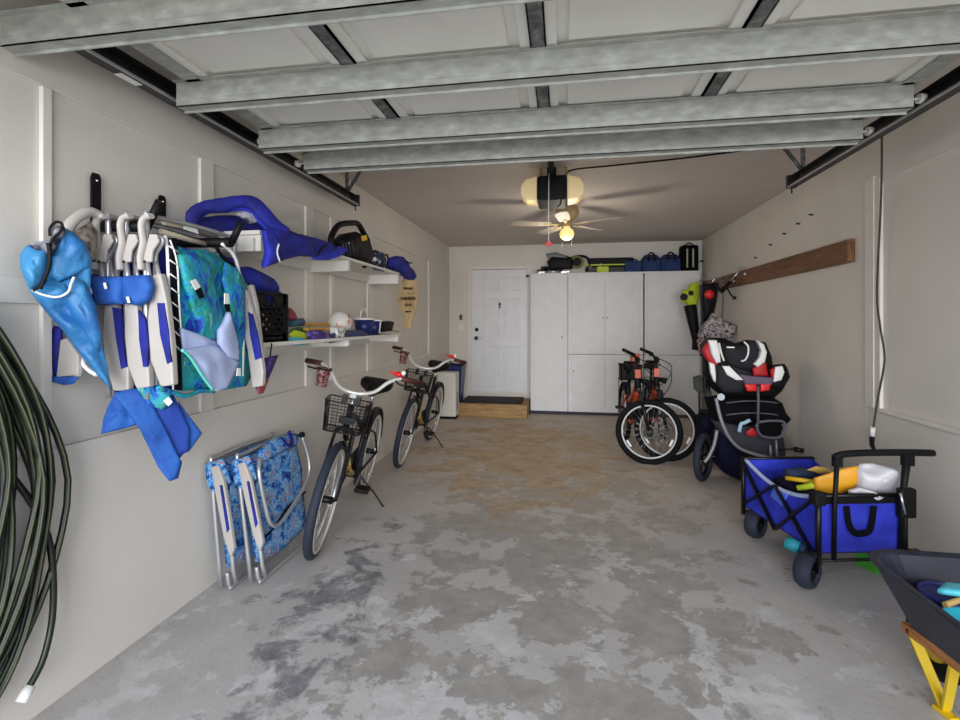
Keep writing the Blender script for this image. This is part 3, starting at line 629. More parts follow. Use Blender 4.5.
# basket and orange box on the first bike's rack
bk = T('bicycle_basket', 'black basket on the rear rack of the left orange bicycle', 'basket', (.72, 6.15, .74))
m = MB(); a, b = (.66, 6.10, .745), (.90, 6.32, .92)
m.box(a, (b[0], b[1], a[2]+.012)); m.box(a, (b[0], a[1]+.012, b[2])); m.box((a[0], b[1]-.012, a[2]), b); m.box(a, (a[0]+.012, b[1], b[2])); m.box((b[0]-.012, a[1], a[2]), b)
part('body', m, BLACK, bk); part('rim', MB().tube([(a[0], a[1], b[2]), (b[0], a[1], b[2]), (b[0], b[1], b[2]), (a[0], b[1], b[2])], .012, 6, closed=True), BLACK, bk)
ob = T('storage_box', 'orange box sitting above the black bicycle basket', 'box', (.80, 6.2, .92))
part('box_body', MB().box((.79, 6.13, .76), (.886, 6.29, 1.03)), mat('salmon_box', (206, 110, 78), .6), ob, bevel=.008)
part('lid', MB().box((.78, 6.12, 1.03), (.895, 6.30, 1.05)), mat('salmon_box', (206, 110, 78)), ob, bevel=.005)

# ================================================================== FOLDED BEACH CHAIRS LEANING ON THE LEFT WALL
def floor_chair(label, xo, yo, tilt, near):
    r = T('beach_chair', label, 'beach chair', (xo, yo, 0), 'folded beach chairs leaning on the left wall'); r.rotation_euler = (0, math.radians(tilt), 0); r.scale = (1, 1, .95)
    W_ = .56   # local: y along the wall, x out of the wall, z up
    part('back_frame', MB().tube([(.0, 0, .02), (.0, 0, .68), (.0, .05, .735), (.0, W_-.05, .735), (0, W_, .68), (0, W_, .02)], .0115, 8, sm=4), ALU, r, world=False)
    part('base_frame', MB().tube([(.03, .015, .10), (.035, .02, .02), (.04, .06, .013), (.04, W_-.06, .013), (.035, W_-.02, .02), (.03, W_-.015, .50)], .0115, 8, sm=4).tube([(.045, .03, .55), (.06, .025, .1), (.06, .04, .03)], .0115, 8), ALU, r, world=False)
    fb = part('fabric', MB().puff([(.03, .03, .12), (.03, .03, .62), (.03, .05, .71), (.03, W_*.5, .73), (.03, W_-.05, .72), (.03, W_-.03, .62), (.03, W_-.03, .12), (.03, W_*.5, .09)], (1, 0, 0), .07, edge=.5, wr=.018, fr=6, sub=4), TROP2, r, world=False)
    if near:
        pk = part('pouch', MB().puff([(.062, .10, .36), (.062, .08, .62), (.062, .14, .66), (.062, W_-.08, .68), (.062, W_-.05, .50), (.062, W_-.11, .34), (.062, .18, .31)], (1, 0, 0), .045, edge=.4, wr=.014, fr=9, seed=3), TROP2, fb, world=False)
        part('support_loop', MB().tube([(.09, .06, .70), (.105, .02, .62), (.105, .04, .44), (.105, .07, .32), (.105, .16, .285), (.105, .36, .36), (.105, W_-.05, .45), (.105, W_-.02, .56), (.095, W_-.05, .72)], .0115, 8, sm=6), ALU, r, world=False)
        part('piping', MB().tube([(.074, .06, .25), (.078, .15, .27), (.078, .30, .33), (.074, W_-.05, .35)], .006, 6, sm=5), BLKFAB, fb, world=False)
        part('pillow', MB().puff([(.06, .10, .73), (.06, .22, .77), (.06, .40, .775), (.06, W_-.04, .74), (.06, W_-.06, .69), (.06, .30, .68), (.06, .1, .67)], (1, 0, 0), .07, edge=.3, wr=.015), TROP2, r, world=False)
        part('strap', MB().tube([(.10, .27, .775), (.115, .28, .74), (.11, .34, .70), (.10, .38, .735), (.09, .37, .79)], .016, 6, sm=5, flat=.3), DBLUE, r, world=False)
        part('foot_cap', MB().sphere((.095, W_-.05, .735), .020), BLACK, r, world=False)
    # long grey arm rest on the near side, its edge towards the opening
    part('armrest', MB().prism([(-.03+.045, -.03, .70), (.06, -.03, .71), (.085, -.03, .62), (.10, -.03, .45), (.115, -.03, .25), (.09, -.03, .20), (.06, -.03, .30), (.035, -.03, .50)], (0, .026, 0)), GREYP, r, world=False, bevel=.006)
    part('arm_insert', MB().prism([(.065, -.035, .60), (.078, -.035, .60), (.10, -.035, .36), (.085, -.035, .34)], (0, .01, 0)), DBLUE, r, world=False)
    part('side_strap', MB().puff([(-.02, -.02, .72), (.08, -.01, .74), (.09, .02, .60), (.03, -.02, .55), (-.01, -.03, .60)], (0, -1, 0), .03, edge=.3, wr=.01), TROP2, r, world=False)
    return r
floor_chair('outer folded beach chair with a blue tropical print and silver loop, facing the room', -1.665, 2.46, -7, True)
floor_chair('inner folded beach chair with a blue tropical print, against the wall behind the outer one', -1.785, 2.38, -5, False)

# ================================================================== CHAIR RACK
def rack(y, z, reach, kick, label, zt):
    r = T('wall_bracket', label, 'bracket', (P0, y, z))
    part('back_plate', MB().prism([(P0, y-.022, z-.03), (P0, y+.022, z-.03), (P0, y+.022, zt-.02), (P0, y+.014, zt), (P0, y-.014, zt), (P0, y-.022, zt-.02)], (.008, 0, 0)), BLACK, r, bevel=.002)
    part('screw', MB().sphere((P0+.010, y, zt-.03), .006, 8, 5), CHROME, r)
    part('arm', MB().tube([(P0, y, z), (P0+reach*.5, y, z-.004), (P0+reach, y, z-.008)], .023, 12).tube([(P0+reach, y, z-.008), (P0+reach+kick[0], y, z+kick[1])], .016, 12), BLACK, r)
    return r
rack(1.75, 1.815, .245, (.055, .09), 'left black wall bracket arm carrying the blue beach chairs', 2.03)
rack(2.09, 1.80, .37, (.05, .085), 'right black wall bracket arm carrying the tropical beach chair', 2.025)
def APR(pts, y, dy, m=None):
    return (m or MB()).prism([A(px, py, y=y) for px, py in pts], (0, dy, 0))
paddles = [[(104, 305), (115, 303), (118, 320), (121, 345), (128, 370), (128, 391), (113, 391), (105, 365), (102, 335)],
           [(125, 304), (136, 303), (140, 330), (148, 365), (149, 387), (136, 389), (127, 365), (124, 335)],
           [(152, 275), (160, 273), (166, 300), (171, 345), (173, 385), (160, 387), (150, 360), (147, 320)]]
insets = [[(112, 307), (120, 309), (122, 340), (126, 367), (121, 369), (116, 340)], [(138, 310), (145, 320), (148, 345), (147, 367), (143, 367), (139, 340)], [(157, 303), (164, 303), (168, 330), (171, 362), (167, 364), (160, 335)]]
tabs = [(96, 0), (121, 1), (142, -1)]
lbls = ['folded blue beach chair hanging nearest the wall, beside the light blue bag', 'folded blue beach chair hanging in the middle of the three with grey arms', 'folded blue beach chair hanging outermost of the three with grey arms']
for i in range(3):
    yN = 1.70; xc = [-1.80, -1.715, -1.625][i]
    r = T('beach_chair', lbls[i], 'beach chair', (xc, 2.0, 1.1), 'blue beach chairs hanging on the wall brackets')
    z1 = 1.79
    part('back_frame', MB().tube([(xc, yN+.03, 1.12), (xc, yN+.03, z1), (xc, yN+.07, z1+.055), (xc, 2.22, z1+.055), (xc, 2.26, z1), (xc, 2.26, 1.12)], .011, 8, sm=4).tube([(xc+.03, yN+.04, 1.75), (xc+.03, yN+.04, 1.18), (xc+.03, 2.24, 1.18), (xc+.03, 2.24, 1.75)], .010, 8), ALU, r)
    part('seat_sling', MB().puff([(xc+.012, yN+.05, 1.14), (xc+.012, yN+.05, 1.74), (xc+.012, 2.24, 1.74), (xc+.012, 2.24, 1.14)], (1, 0, 0), .035, edge=.5, wr=.01), DBLUE, r)
    part('armrest', APR(paddles[i], yN, .03), GREYP, r, bevel=.006)
    part('arm_insert', APR(insets[i], yN-.004, .01), DBLUE, r)
    part('far_armrest', APR(paddles[i], yN, .03).xf(Matrix.Translation((0, .57, 0))), GREYP, r, bevel=.006)
    ox = [0, 25, 46][i]; h = [(105.6, 216), (99, 217.5), (96, 223), (96, 230), (97.5, 242), (96, 250), (94.6, 258), (95.6, 270)]
    part('hinge_hook', MB().tube([A(a+ox, b, y=yN-.015) for a, b in h], .016, 8, sm=4, flat=.7), GREYP, r)
    hp = part('hinge_plate', APR([(a+ox, b) for a, b in [(103, 234), (110, 234), (112.5, 241), (106, 251), (105, 262), (98, 262), (95, 255), (100, 245)]], yN-.01, .012), GREYP, r, bevel=.004)
    part('hinge_bolt', MB().sphere(A(98.5+ox, 261.5, y=yN-.012), .005, 8, 6), BLACK, hp)
    part('leg_tube', MB().tube([A(101+ox, 261, y=yN), A(103+ox, 276, y=yN), A(106+ox, 300, y=yN)], .009, 8).tube([A(110+ox, 262, y=yN+.03), A(113+ox, 276, y=yN+.03), A(116+ox, 305, y=yN+.03)], .008, 8)
         .tube([A(113+ox, 236, y=yN+.02), A(117+ox, 241, y=yN+.02), A(110+ox, 254, y=yN+.03), A(110+ox, 264, y=yN+.03)], .008, 8, sm=3), ALU, r)
pl_y = 1.69
for i, (o_, c_m) in enumerate([([(76, 276), (96, 274), (98, 290), (96, 305), (84, 307), (78, 300)], DBLUE), ([(95, 276), (124, 277), (126, 292), (124, 304), (98, 305), (95, 292)], MBLUE), ([(125, 276), (149, 275), (153, 287), (150, 300), (140, 306), (126, 303)], MBLUE)]):
    pw = solo('chair_pillow', MB().puff([A(a, b, y=pl_y-.02) for a, b in o_], (0, -1, 0), .06, wr=.014, fr=14, seed=i, edge=.25), c_m if i else DBLUE,
         ['dark blue head pillow strapped beside the light blue bag', 'bright blue head pillow between the first two grey chair arms', 'bright blue head pillow right of the middle grey chair arm'][i], 'pillow', 'head pillows of the hanging chairs')
    a, b = [(88, 288), (103, 283), (126, 297)][i]
    part('care_tag', MB().prism([A(a, b, y=pl_y-.065), A(a+2.2, b-.5, y=pl_y-.065), A(a+3.8, b+5.5, y=pl_y-.065), A(a+1.6, b+6, y=pl_y-.065)], (0, .004, 0)), WHITE, pw)
# rails of chairs seen between the two arms, and the edge of the chair behind the bag
r = T('beach_chair', 'folded chair with blue edge and pale arm, lowest behind the light blue bag', 'beach chair', (-1.84, 1.6, 1.1))
part('seat_sling', MB().puff([A(a, b, y=1.60) for a, b in [(53, 325), (62, 328), (62, 376), (50, 379), (43, 378), (47, 352), (47, 338)]], (.4, -1, 0), .03, edge=.4, wr=.008), DBLUE, r)
part('armrest', APR([(60, 340), (66, 338), (78, 355), (78, 375), (56, 377)], 1.58, .02), GREYP, r, bevel=.004)
part('back_frame', MB().tube([A(81, 357, y=1.60), A(84, 365, y=1.60), A(90, 371, y=1.60), A(97, 375, y=1.60)], .008, 8, sm=4).tube([A(78, 376, y=1.60), A(70, 300, y=1.66), A(80, 235, y=1.66)], .009, 8), WHITE, r)
part('fabric_hem', MB().puff([A(a, b, y=1.59) for a, b in [(42, 377), (60, 376), (79, 377), (73, 384), (64, 385), (54, 382)]], (.4, -1, 0), .02, edge=.5), MBLUE, r)
r = T('beach_chair', 'folded chair with beige rails lying across behind both bracket arms', 'beach chair', (-1.7, 1.9, 1.8))
part('top_rail', MB().tube([A(70, 248, x=-1.80), A(67, 236, x=-1.80), A(72, 222, x=-1.80), A(88, 212, x=-1.80), A(100, 216, x=-1.8)], .020, 8, sm=5), GREYP, r)
part('rear_rail', MB().tube([A(164, 222, x=-1.66), A(196, 228, x=-1.66), A(216, 237, x=-1.66)], .014, 8), mat('beige_tube', (190, 178, 156), .5), r)
part('lower_rail', MB().tube([A(160, 231, x=-1.64), A(190, 240, x=-1.64), A(214, 246, x=-1.64)], .012, 8), mat('beige_tube', (190, 178, 156)), r)
part('rail_sticker', MB().prism([A(184, 224, x=-1.63), A(197, 229, x=-1.63), A(198, 234, x=-1.63), A(183, 229, x=-1.63)], (.003, 0, 0)), WHITE, r)
part('pad', MB().puff([A(a, b, x=-1.78) for a, b in [(72, 232), (90, 222), (98, 232), (96, 262), (80, 262), (74, 250)]], (1, -.6, 0), .05, wr=.02, fr=12), mat('taupe_striped_fabric', (150, 130, 116), .8, ramp=[(.4, (60, 50, 50)), (.6, (176, 160, 144))], scale=20), r)

# tropical chair, outermost
TX = -1.555
r = T('beach_chair', 'folded beach chair in teal tropical print hanging outermost on the brackets', 'beach chair', (TX, 2.05, 1.1))
def AX(pts, x=TX): return [A(a, b, x=x) for a, b in pts]
fb = part('fabric', MB().puff(AX([(172, 245), (186, 249), (205, 250), (222, 258), (238, 268), (245, 285), (247, 320), (247, 350), (250, 375), (245, 386), (222, 390), (195, 390), (176, 391), (172, 350), (172, 300)]), (1, 0, 0), .05, edge=.4, wr=.02, fr=8, sub=4), TROP, r)
part('frame', MB().tube(AX([(164, 236), (168, 250), (170, 300), (173, 350), (175, 392)]), .009, 8, sm=4).tube(AX([(222, 244), (232, 253), (238, 268), (241, 300), (243, 340), (242, 376)], TX+.01), .008, 8, sm=5), WHITE, r)
part('lacing_band', MB().prism(AX([(168, 238), (174, 238), (177, 300), (180, 390), (174, 390), (171, 300)], TX+.012), (.012, 0, 0)), BLKFAB, fb)
m = MB().tube(AX([(170, 240), (177, 262), (179, 300), (181, 330)], TX+.03), .0035, 6, sm=4)
for k in range(8): m.tube(AX([(169+k*.7, 246+k*14), (178+k*.3, 252+k*14)], TX+.03), .003, 5)
part('lacing', m, WHITE, fb)
part('flap', MB().puff(AX([(178, 255), (192, 252), (208, 262), (214, 285), (222, 310), (222, 330), (212, 341), (200, 337), (192, 310), (184, 285)], TX+.04), (1, -.3, 0), .05, edge=.3, wr=.02, fr=11, seed=5), TROP, fb)
part('side_flap', MB().puff(AX([(225, 262), (238, 270), (243, 300), (244, 330), (234, 332), (228, 300), (222, 280)], TX+.045), (1, -.3, 0), .035, edge=.3, wr=.015, fr=11, seed=8), TROP, fb)
part('pouch_lining', MB().puff(AX([(180, 328), (196, 333), (214, 340), (220, 348), (202, 352), (183, 352)], TX+.03), (1, -.4, 0), .035, edge=.5, wr=.02, fr=9, seed=2), LILAC, fb, label='pale blue lining of the open pouch')
part('pouch_lining', MB().puff(AX([(184, 351), (200, 346), (214, 345), (228, 356), (238, 362), (232, 376), (226, 388), (214, 391), (204, 378), (192, 360)], TX+.05), (1, -.4, 0), .05, edge=.5, wr=.03, fr=9, seed=4), LILAC, fb, label='pale blue lining of the open pouch')
part('pouch_lining', MB().puff(AX([(218, 330), (223, 322), (228, 310), (233, 326), (237, 342), (238, 360), (226, 357), (218, 343)], TX+.06), (1, -.4, 0), .04, edge=.5, wr=.02, fr=9, seed=6), LILAC, fb, label='pale blue lining of the open pouch')
part('pouch_edge', MB().tube(AX([(182, 350), (190, 357), (203, 377), (213, 390)], TX+.075), .006, 6, sm=4), mat('aqua_piping', (110, 214, 200), .6), fb)
for o_, mm in (([(190, 281), (195, 279), (200, 287), (195, 290)], WHITE), ([(195, 290), (200, 287), (204, 297), (199, 299)], BLKFAB), ([(224, 293), (228, 294), (229, 304), (224, 304)], WHITE), ([(224, 304), (229, 304), (230, 312), (226, 312)], BLKFAB), ([(237, 368), (240, 368), (240, 376), (236, 376)], WHITE)):
    part('buckle_tab' if mm is BLKFAB else 'fabric_tag', MB().prism(AX(o_, TX+.088), (.004, 0, 0)), mm, fb)
part('armrest', APR([(234, 288), (246, 290), (254, 320), (260, 350), (263, 372), (262, 386), (252, 388), (247, 350), (240, 315)], 2.22, .03), GREYP, r, bevel=.006)
part('arm_insert', APR([(248, 312), (252, 314), (258, 338), (261, 358), (255, 360), (250, 335)], 2.216, .01), DBLUE, r)
part('strap', MB().tube(AX([(216, 247), (222, 256), (228, 262), (234, 266)], TX+.03), .008, 6, sm=3), BLKFAB, r)
part('hem', MB().tube(AX([(158, 388), (172, 392), (186, 396), (200, 391), (214, 391)], TX+.02), .010, 8, sm=3), TROP, fb)

# light blue drawstring bag
bp, bn = (-1.77, 1.53, 1.5), (.805, -.593, 0)
def AB(pts, d=0): return [A(a, b, pl=(Vector(bp)+Vector(bn)*d, bn)) for a, b in pts]
r = T('chair_bag', 'light blue drawstring chair bag hanging left of the grey chair arms', 'bag', tuple(A(110, 388, pl=(bp, bn))))
body = part('body', MB().puff(AB([(26, 246), (38, 244), (50, 246), (60, 226), (72, 232), (86, 244), (92, 262), (90, 290), (96, 320), (102, 345), (108, 370), (110, 389), (98, 376), (80, 354), (64, 332), (46, 312), (30, 292), (20, 268), (20, 254)]), bn, .10, c=AB([(62, 285)])[0], edge=.2, wr=.07, fr=11, sub=4, rings=14, seed=4, back=.05), LBLUE, r)
part('upper_fold', MB().puff(AB([(26, 246), (38, 243), (47, 246), (48, 266), (42, 284), (31, 289), (21, 270), (20, 256)], .03), bn, .07, edge=.3, wr=.035, fr=13, seed=9), LBLUE, body)
part('upper_fold', MB().puff(AB([(53, 250), (58, 232), (70, 231), (85, 243), (91, 258), (88, 268), (74, 275), (58, 282), (51, 276)], .03), bn, .08, edge=.3, wr=.04, fr=13, seed=11), LBLUE, body)
part('upper_fold', MB().puff(AB([(56, 284), (72, 277), (84, 282), (96, 306), (102, 340), (98, 352), (84, 336), (66, 306)], .02), bn, .06, edge=.3, wr=.04, fr=12, seed=13), LBLUE, body)
part('gathered_top', MB().puff(AB([(28, 245), (36, 242), (48, 243), (56, 226), (64, 226), (66, 232), (58, 246), (52, 256), (40, 254)], .05), bn, .05, edge=.3, wr=.02, fr=20), mat('grey_lining', (120, 118, 130), .8, ramp=[(.4, (30, 30, 50)), (.6, (170, 170, 180))], scale=22), body)
part('drawstring', MB().tube(AB([(50, 236), (50, 228), (56, 222), (62, 224), (60, 232), (52, 240), (50, 252), (49, 265), (45, 278), (38, 287), (33, 291)], .085), .0045, 8, sm=6).tube(AB([(48, 243), (50, 255), (48, 270), (43, 282), (40, 289)], .09), .0065, 8, sm=5), BLACK, body)
part('piping', MB().tube(AB([(32, 290), (44, 295), (58, 297), (68, 292), (71, 284), (74, 277)], .066), .0045, 6, sm=5), WHITE, body)
# blue canopy cloth below
tp, tn = (-1.60, 1.82, 1.2), (.75, -.66, 0)
def AT(pts, d=0): return [A(a, b, pl=(Vector(tp)+Vector(tn)*d, tn)) for a, b in pts]
r = T('folded_canopy', 'blue canopy cloth hanging in points below the chairs', 'canopy', tuple(A(170, 480, pl=(tp, tn))))
part('front_panel', MB().puff(AT([(113, 394), (125, 390), (140, 388), (152, 404), (166, 430), (176, 452), (182, 462), (178, 478), (169, 481), (158, 467), (147, 444), (139, 428), (125, 408)], .02), tn, .035, edge=.4, wr=.015, fr=6, seed=1), MBLUE, r)
part('middle_panel', MB().puff(AT([(136, 390), (150, 398), (165, 404), (172, 392), (180, 408), (190, 430), (189, 451), (184, 453), (178, 460), (166, 446), (156, 425), (146, 406)], 0), tn, .03, edge=.4, wr=.015, fr=7, seed=2), mat('deep_canopy_blue', (22, 60, 150), .75, bump=.2), r)
part('side_panel', MB().puff(AT([(178, 400), (186, 412), (194, 422), (202, 433), (195, 443), (189, 451), (184, 430)], -.02), tn, .025, edge=.4, wr=.01), MBLUE, r)
part('rear_panel', MB().puff(AT([(114, 395), (122, 400), (130, 412), (138, 424), (122, 429), (101, 434), (103, 420), (108, 406)], -.03), tn, .025, edge=.4, wr=.02, fr=22), MBLUE, r)
part('print_panel', MB().puff(AT([(136, 387), (150, 385), (168, 388), (172, 400), (162, 410), (148, 404)], .04), tn, .03, edge=.4, wr=.015, fr=14), TROP, r)
part('tag', MB().prism(AT([(163, 401), (168, 397), (172, 402), (168, 406)], .07), (.003, 0, 0)), WHITE, r)

# ================================================================== GARDEN HOSE
r = T('garden_hose', 'coiled dark green garden hose hanging on the near left wall', 'hose', (-1.86, 1.2, .1))
part('wall_hook', MB().box((-1.884, 1.10, 1.30), (-1.872, 1.26, 1.48)).tube([(-1.875, 1.18, 1.40), (-1.76, 1.18, 1.40), (-1.73, 1.18, 1.47)], .014, 8, sm=3), BLKMET, r)
random.seed(3)
pts = []; L_ = 15
for i in range(L_):
    rx = .13+.215*(i/(L_-1))+random.uniform(-.02, .02); top = 1.50+random.uniform(-.03, .04); bot = .13+.30*((L_-1-i)/(L_-1))**1.2+random.uniform(-.03, .03)
    x = -1.848+.075*random.random()
    for k in range(16):
        a = math.pi/2-2*math.pi*k/16+.0; ss, cc = math.sin(a), math.cos(a)
        zc, rz = (top+bot)/2, (top-bot)/2
        wob = .02*math.sin(3*a+i)
        yy = 1.18+(rx+wob)*cc*(1.0 if ss < 0 else 1-.50*ss**1.5)
        pts.append((x+.01*math.sin(a*2+i), yy, zc+rz*ss))
mh = MB().tube(pts, .0112, 8, sm=3); part('coil', mh, HOSE, r)
# thin olive strip along the loops, painting their streaky highlights as colour
sp2 = smooth_path(pts, 3); q = [Vector(p)+Vector((.0092, -.004, 0)) for p in sp2]
part('highlight_streak', MB().tube(q, .0030, 5), HOSE2, r)
end = [(-1.85, 1.38, .95), (-1.82, 1.46, .78), (-1.80, 1.50, .62), (-1.79, 1.50, .40), (-1.78, 1.46, .26), (-1.78, 1.41, .19)]
part('tail', MB().tube(end, .0112, 8, sm=4), HOSE, r); part('coupling', MB().cyl((-1.78, 1.415, .195), (-1.78, 1.385, .16), .018, .018, 12), WHITE, r)

# ================================================================== UPPER SHELF THINGS
def PX(pts, x): return [A(a, b, x=x) for a, b in pts]
r = T('canopy_bag', 'large royal blue canopy bag lying on the upper shelf and hanging over its edge', 'bag', (-1.7, 2.5, SU))
up, un = (-1.72, 2.30, 2.0), (.85, -.53, 0)
def AU(pts, d=0): return [A(a, b, pl=(Vector(up)+Vector(un)*d, un)) for a, b in pts]
b_ = part('drape', MB().puff(PX([(262, 230), (272, 228), (284, 232), (298, 234), (314, 238), (330, 243), (338, 250), (326, 256), (312, 257), (298, 256), (282, 260), (262, 268), (265, 252)], -1.545), (1, 0, 0), .07, edge=.35, wr=.05, fr=8, seed=2, sub=4, rings=10, back=.02), DBLUE, r)
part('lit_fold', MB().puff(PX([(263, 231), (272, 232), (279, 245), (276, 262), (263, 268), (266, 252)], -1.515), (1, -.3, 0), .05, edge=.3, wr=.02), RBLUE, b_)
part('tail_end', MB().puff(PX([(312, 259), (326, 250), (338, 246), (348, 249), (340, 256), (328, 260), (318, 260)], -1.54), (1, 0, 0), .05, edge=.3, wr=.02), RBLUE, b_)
part('shoulder_strap', MB().tube(AU([(192, 228), (193, 216), (203, 207), (222, 205), (240, 201), (254, 204), (264, 214), (276, 226), (288, 233)], .03), [.020, .034, .026, .036, .028, .040, .044, .038, .028], 12, sm=5, flat=.5, up=(0, 0, 1)), DBLUE, b_)
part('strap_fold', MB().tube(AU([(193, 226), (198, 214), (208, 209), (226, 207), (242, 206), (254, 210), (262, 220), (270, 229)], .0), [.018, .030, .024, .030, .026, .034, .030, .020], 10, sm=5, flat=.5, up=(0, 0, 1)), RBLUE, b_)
part('lower_fold', MB().tube([A(190, 226, pl=(up, un))]+[Vector(v) for v in ((-1.78, 2.45, SU+.05), (-1.72, 2.7, SU+.05), (-1.70, 2.95, SU+.05))], [.03, .05, .055, .045], 12, sm=4, flat=.8, up=(0, 0, 1)), DBLUE, r)
part('grey_lining', MB().puff(AU([(236, 214), (244, 211), (252, 213), (257, 222), (250, 224)], .0), un, .02, edge=.4), mat('grey_lining', (120, 118, 130)), b_)
part('zip_cord', MB().tube(PX([(279, 244), (277, 252), (280, 262)], -1.49), .005, 6, sm=3), WHITE, b_); part('toggle', MB().tube(PX([(318, 254), (322, 248), (328, 244)], -1.50), .006, 6), BLACK, b_)

r = T('floor_blower', 'black utility machine with a big loop handle standing on the upper shelf', 'machine', tuple(A(350, 262, x=-1.70)))
bx = -1.66
part('housing', MB().puff(PX([(336, 240), (342, 234), (352, 232), (360, 236), (366, 246), (369, 258), (366, 268), (350, 262), (338, 256)], bx), (1, -.5, 0), .26, edge=.35, wr=.02, back=.2), BLACK, r)
part('carry_handle', MB().tube(PX([(332, 246), (331, 238), (336, 228), (342, 224), (352, 223), (358, 224), (363, 232), (368, 242), (369, 256), (364, 266)], bx+.06), .022, 10, sm=4), BLACK, r)
for k_ in range(4): part('vent_slot', MB().tube(PX([(343+k_*3, 244-k_), (345+k_*3, 256-k_*.3)], bx+.125), .005, 6), DGREY, r)
part('chrome_screw', MB().sphere(A(349, 243, x=bx+.13), .007, 8, 6), CHROME, r)
part('warning_label', MB().prism([A(361, 236, x=bx+.11), A(366, 235, x=bx+.11), A(367, 240, x=bx+.11), A(362, 241, x=bx+.11)], (.004, 0, 0)), YELLOW, r)
part('chrome_clip', MB().tube(PX([(362, 241), (364, 249)], bx+.10), .008, 6), CHROME, r)
cp = T('baseball_cap', 'navy cap with white print beside the black machine on the upper shelf', 'cap', tuple(A(377, 265, x=-1.62)))
part('crown', MB().puff(PX([(368, 262), (369, 254), (374, 250), (380, 252), (384, 260), (383, 268), (375, 266)], -1.64), (1, -.5, 0), .16, edge=.2, wr=.01), mat('navy_print', (20, 40, 70), .7, ramp=[(.45, (18, 34, 64)), (.58, (24, 50, 84)), (.64, (225, 230, 235))], scale=22), cp)
part('peak', MB().puff(PX([(370, 265), (382, 268), (384, 271), (374, 269)], -1.57), (.3, -.3, 1), .02, edge=.5), NAVY, cp)
ck = T('metal_clamp', 'small shiny clamp between the cap and the blue cloth on the upper shelf', 'clamp', tuple(A(385, 268, x=-1.62)))
part('jaw', MB().tube(PX([(383, 262), (384, 256), (387, 255), (388, 260), (386, 268)], -1.62), .009, 8, sm=4), BLKMET, ck); part('screw_head', MB().sphere(A(384.5, 261.5, x=-1.60), .022, 12, 8), CHROME, ck)
bc = T('blue_cloth', 'crumpled royal blue cloth drooping off the far end of the upper shelf', 'cloth', tuple(A(402, 270, x=-1.60)))
part('bundle', MB().puff(PX([(388, 266), (389, 258), (395, 256), (402, 257), (407, 263), (408, 272), (402, 276), (394, 272)], -1.60), (1, -.6, 0), .16, edge=.3, wr=.05, fr=10, seed=3), DBLUE, bc)
part('drooping_end', MB().puff(PX([(400, 266), (407, 264), (413, 271), (416, 277), (412, 281), (406, 279), (401, 273)], -1.54), (1, -.6, 0), .09, edge=.3, wr=.03, fr=12), DBLUE, bc)
part('dark_stick', MB().tube(PX([(404, 262), (412, 263)], -1.55), .008, 6), BLACK, bc)
# fish shaped plywood sign
fy_ = 4.74
fs = T('fish_sign', 'fish-shaped plywood sign with faded dark lettering hanging at the end of the shelves', 'sign', tuple(A(406, 328, y=fy_)))
op_ = [(402, 280), (416, 280), (417, 288), (418, 296), (417.5, 304), (414, 314), (411.5, 321), (411, 325), (411.5, 328), (408, 328.5), (406.5, 327), (403, 329), (402.5, 327), (405, 321), (403.5, 316), (399.5, 309), (397.5, 301), (398, 292), (401, 286)]
bd = part('board', MB().prism([A(a, b, y=fy_) for a, b in op_], (0, .02, 0)), WOODG, fs, bevel=.003)
def strokes(px0, px1, py, hgt, n_, seed):
    random.seed(seed); m = MB(); w = (px1-px0)/n_
    for i in range(n_):
        x0 = px0+i*w; a = A(x0+.12*w, py, y=fy_-.002); b = A(x0+.12*w, py+hgt, y=fy_-.002); c = A(x0+.75*w, py, y=fy_-.002); d = A(x0+.75*w, py+hgt, y=fy_-.002)
        ch = random.choice(['H', 'E', 'N', 'R'])
        m.beam(a, b, .0065, .004, (0, 1, 0)); mid0, mid1 = (a+b)/2, (c+d)/2
        if ch in 'HNR': m.beam(c, d, .0065, .004, (0, 1, 0))
        if ch == 'H': m.beam(mid0, mid1, .0065, .004, (0, 1, 0))
        if ch == 'N': m.beam(a, d, .0065, .004, (0, 1, 0))
        if ch in 'ER': m.beam(a, c, .0065, .004, (0, 1, 0)); m.beam(mid0, mid1, .0065, .004, (0, 1, 0))
        if ch == 'E': m.beam(b, d, .0065, .004, (0, 1, 0))
    return m
LET = mat('faded_sign_ink', (70, 56, 40), .8)
for i, (x0, x1, py, hh, nn) in enumerate(((403.5, 413, 287.5, 2.2, 5), (400.8, 415.6, 297, 3.2, 8), (405, 412, 303.5, 3, 3), (405.5, 411, 311, 1.2, 5))): part('lettering', strokes(x0, x1, py, hh, nn, i), LET, bd)
part('divider_line', MB().beam(A(401.5, 293.6, y=fy_-.002), A(415.5, 293.6, y=fy_-.002), .002, .004, (0, 1, 0)).sphere(A(408.7, 293.6, y=fy_-.002), (.006, .003, .006), 8, 6), LET, bd)
part('hanging_cord', MB().tube([A(404, 281, y=fy_), A(403, 274, y=fy_-.05), A(400, 272, y=fy_-.07)], .003, 5), BLACK, fs)

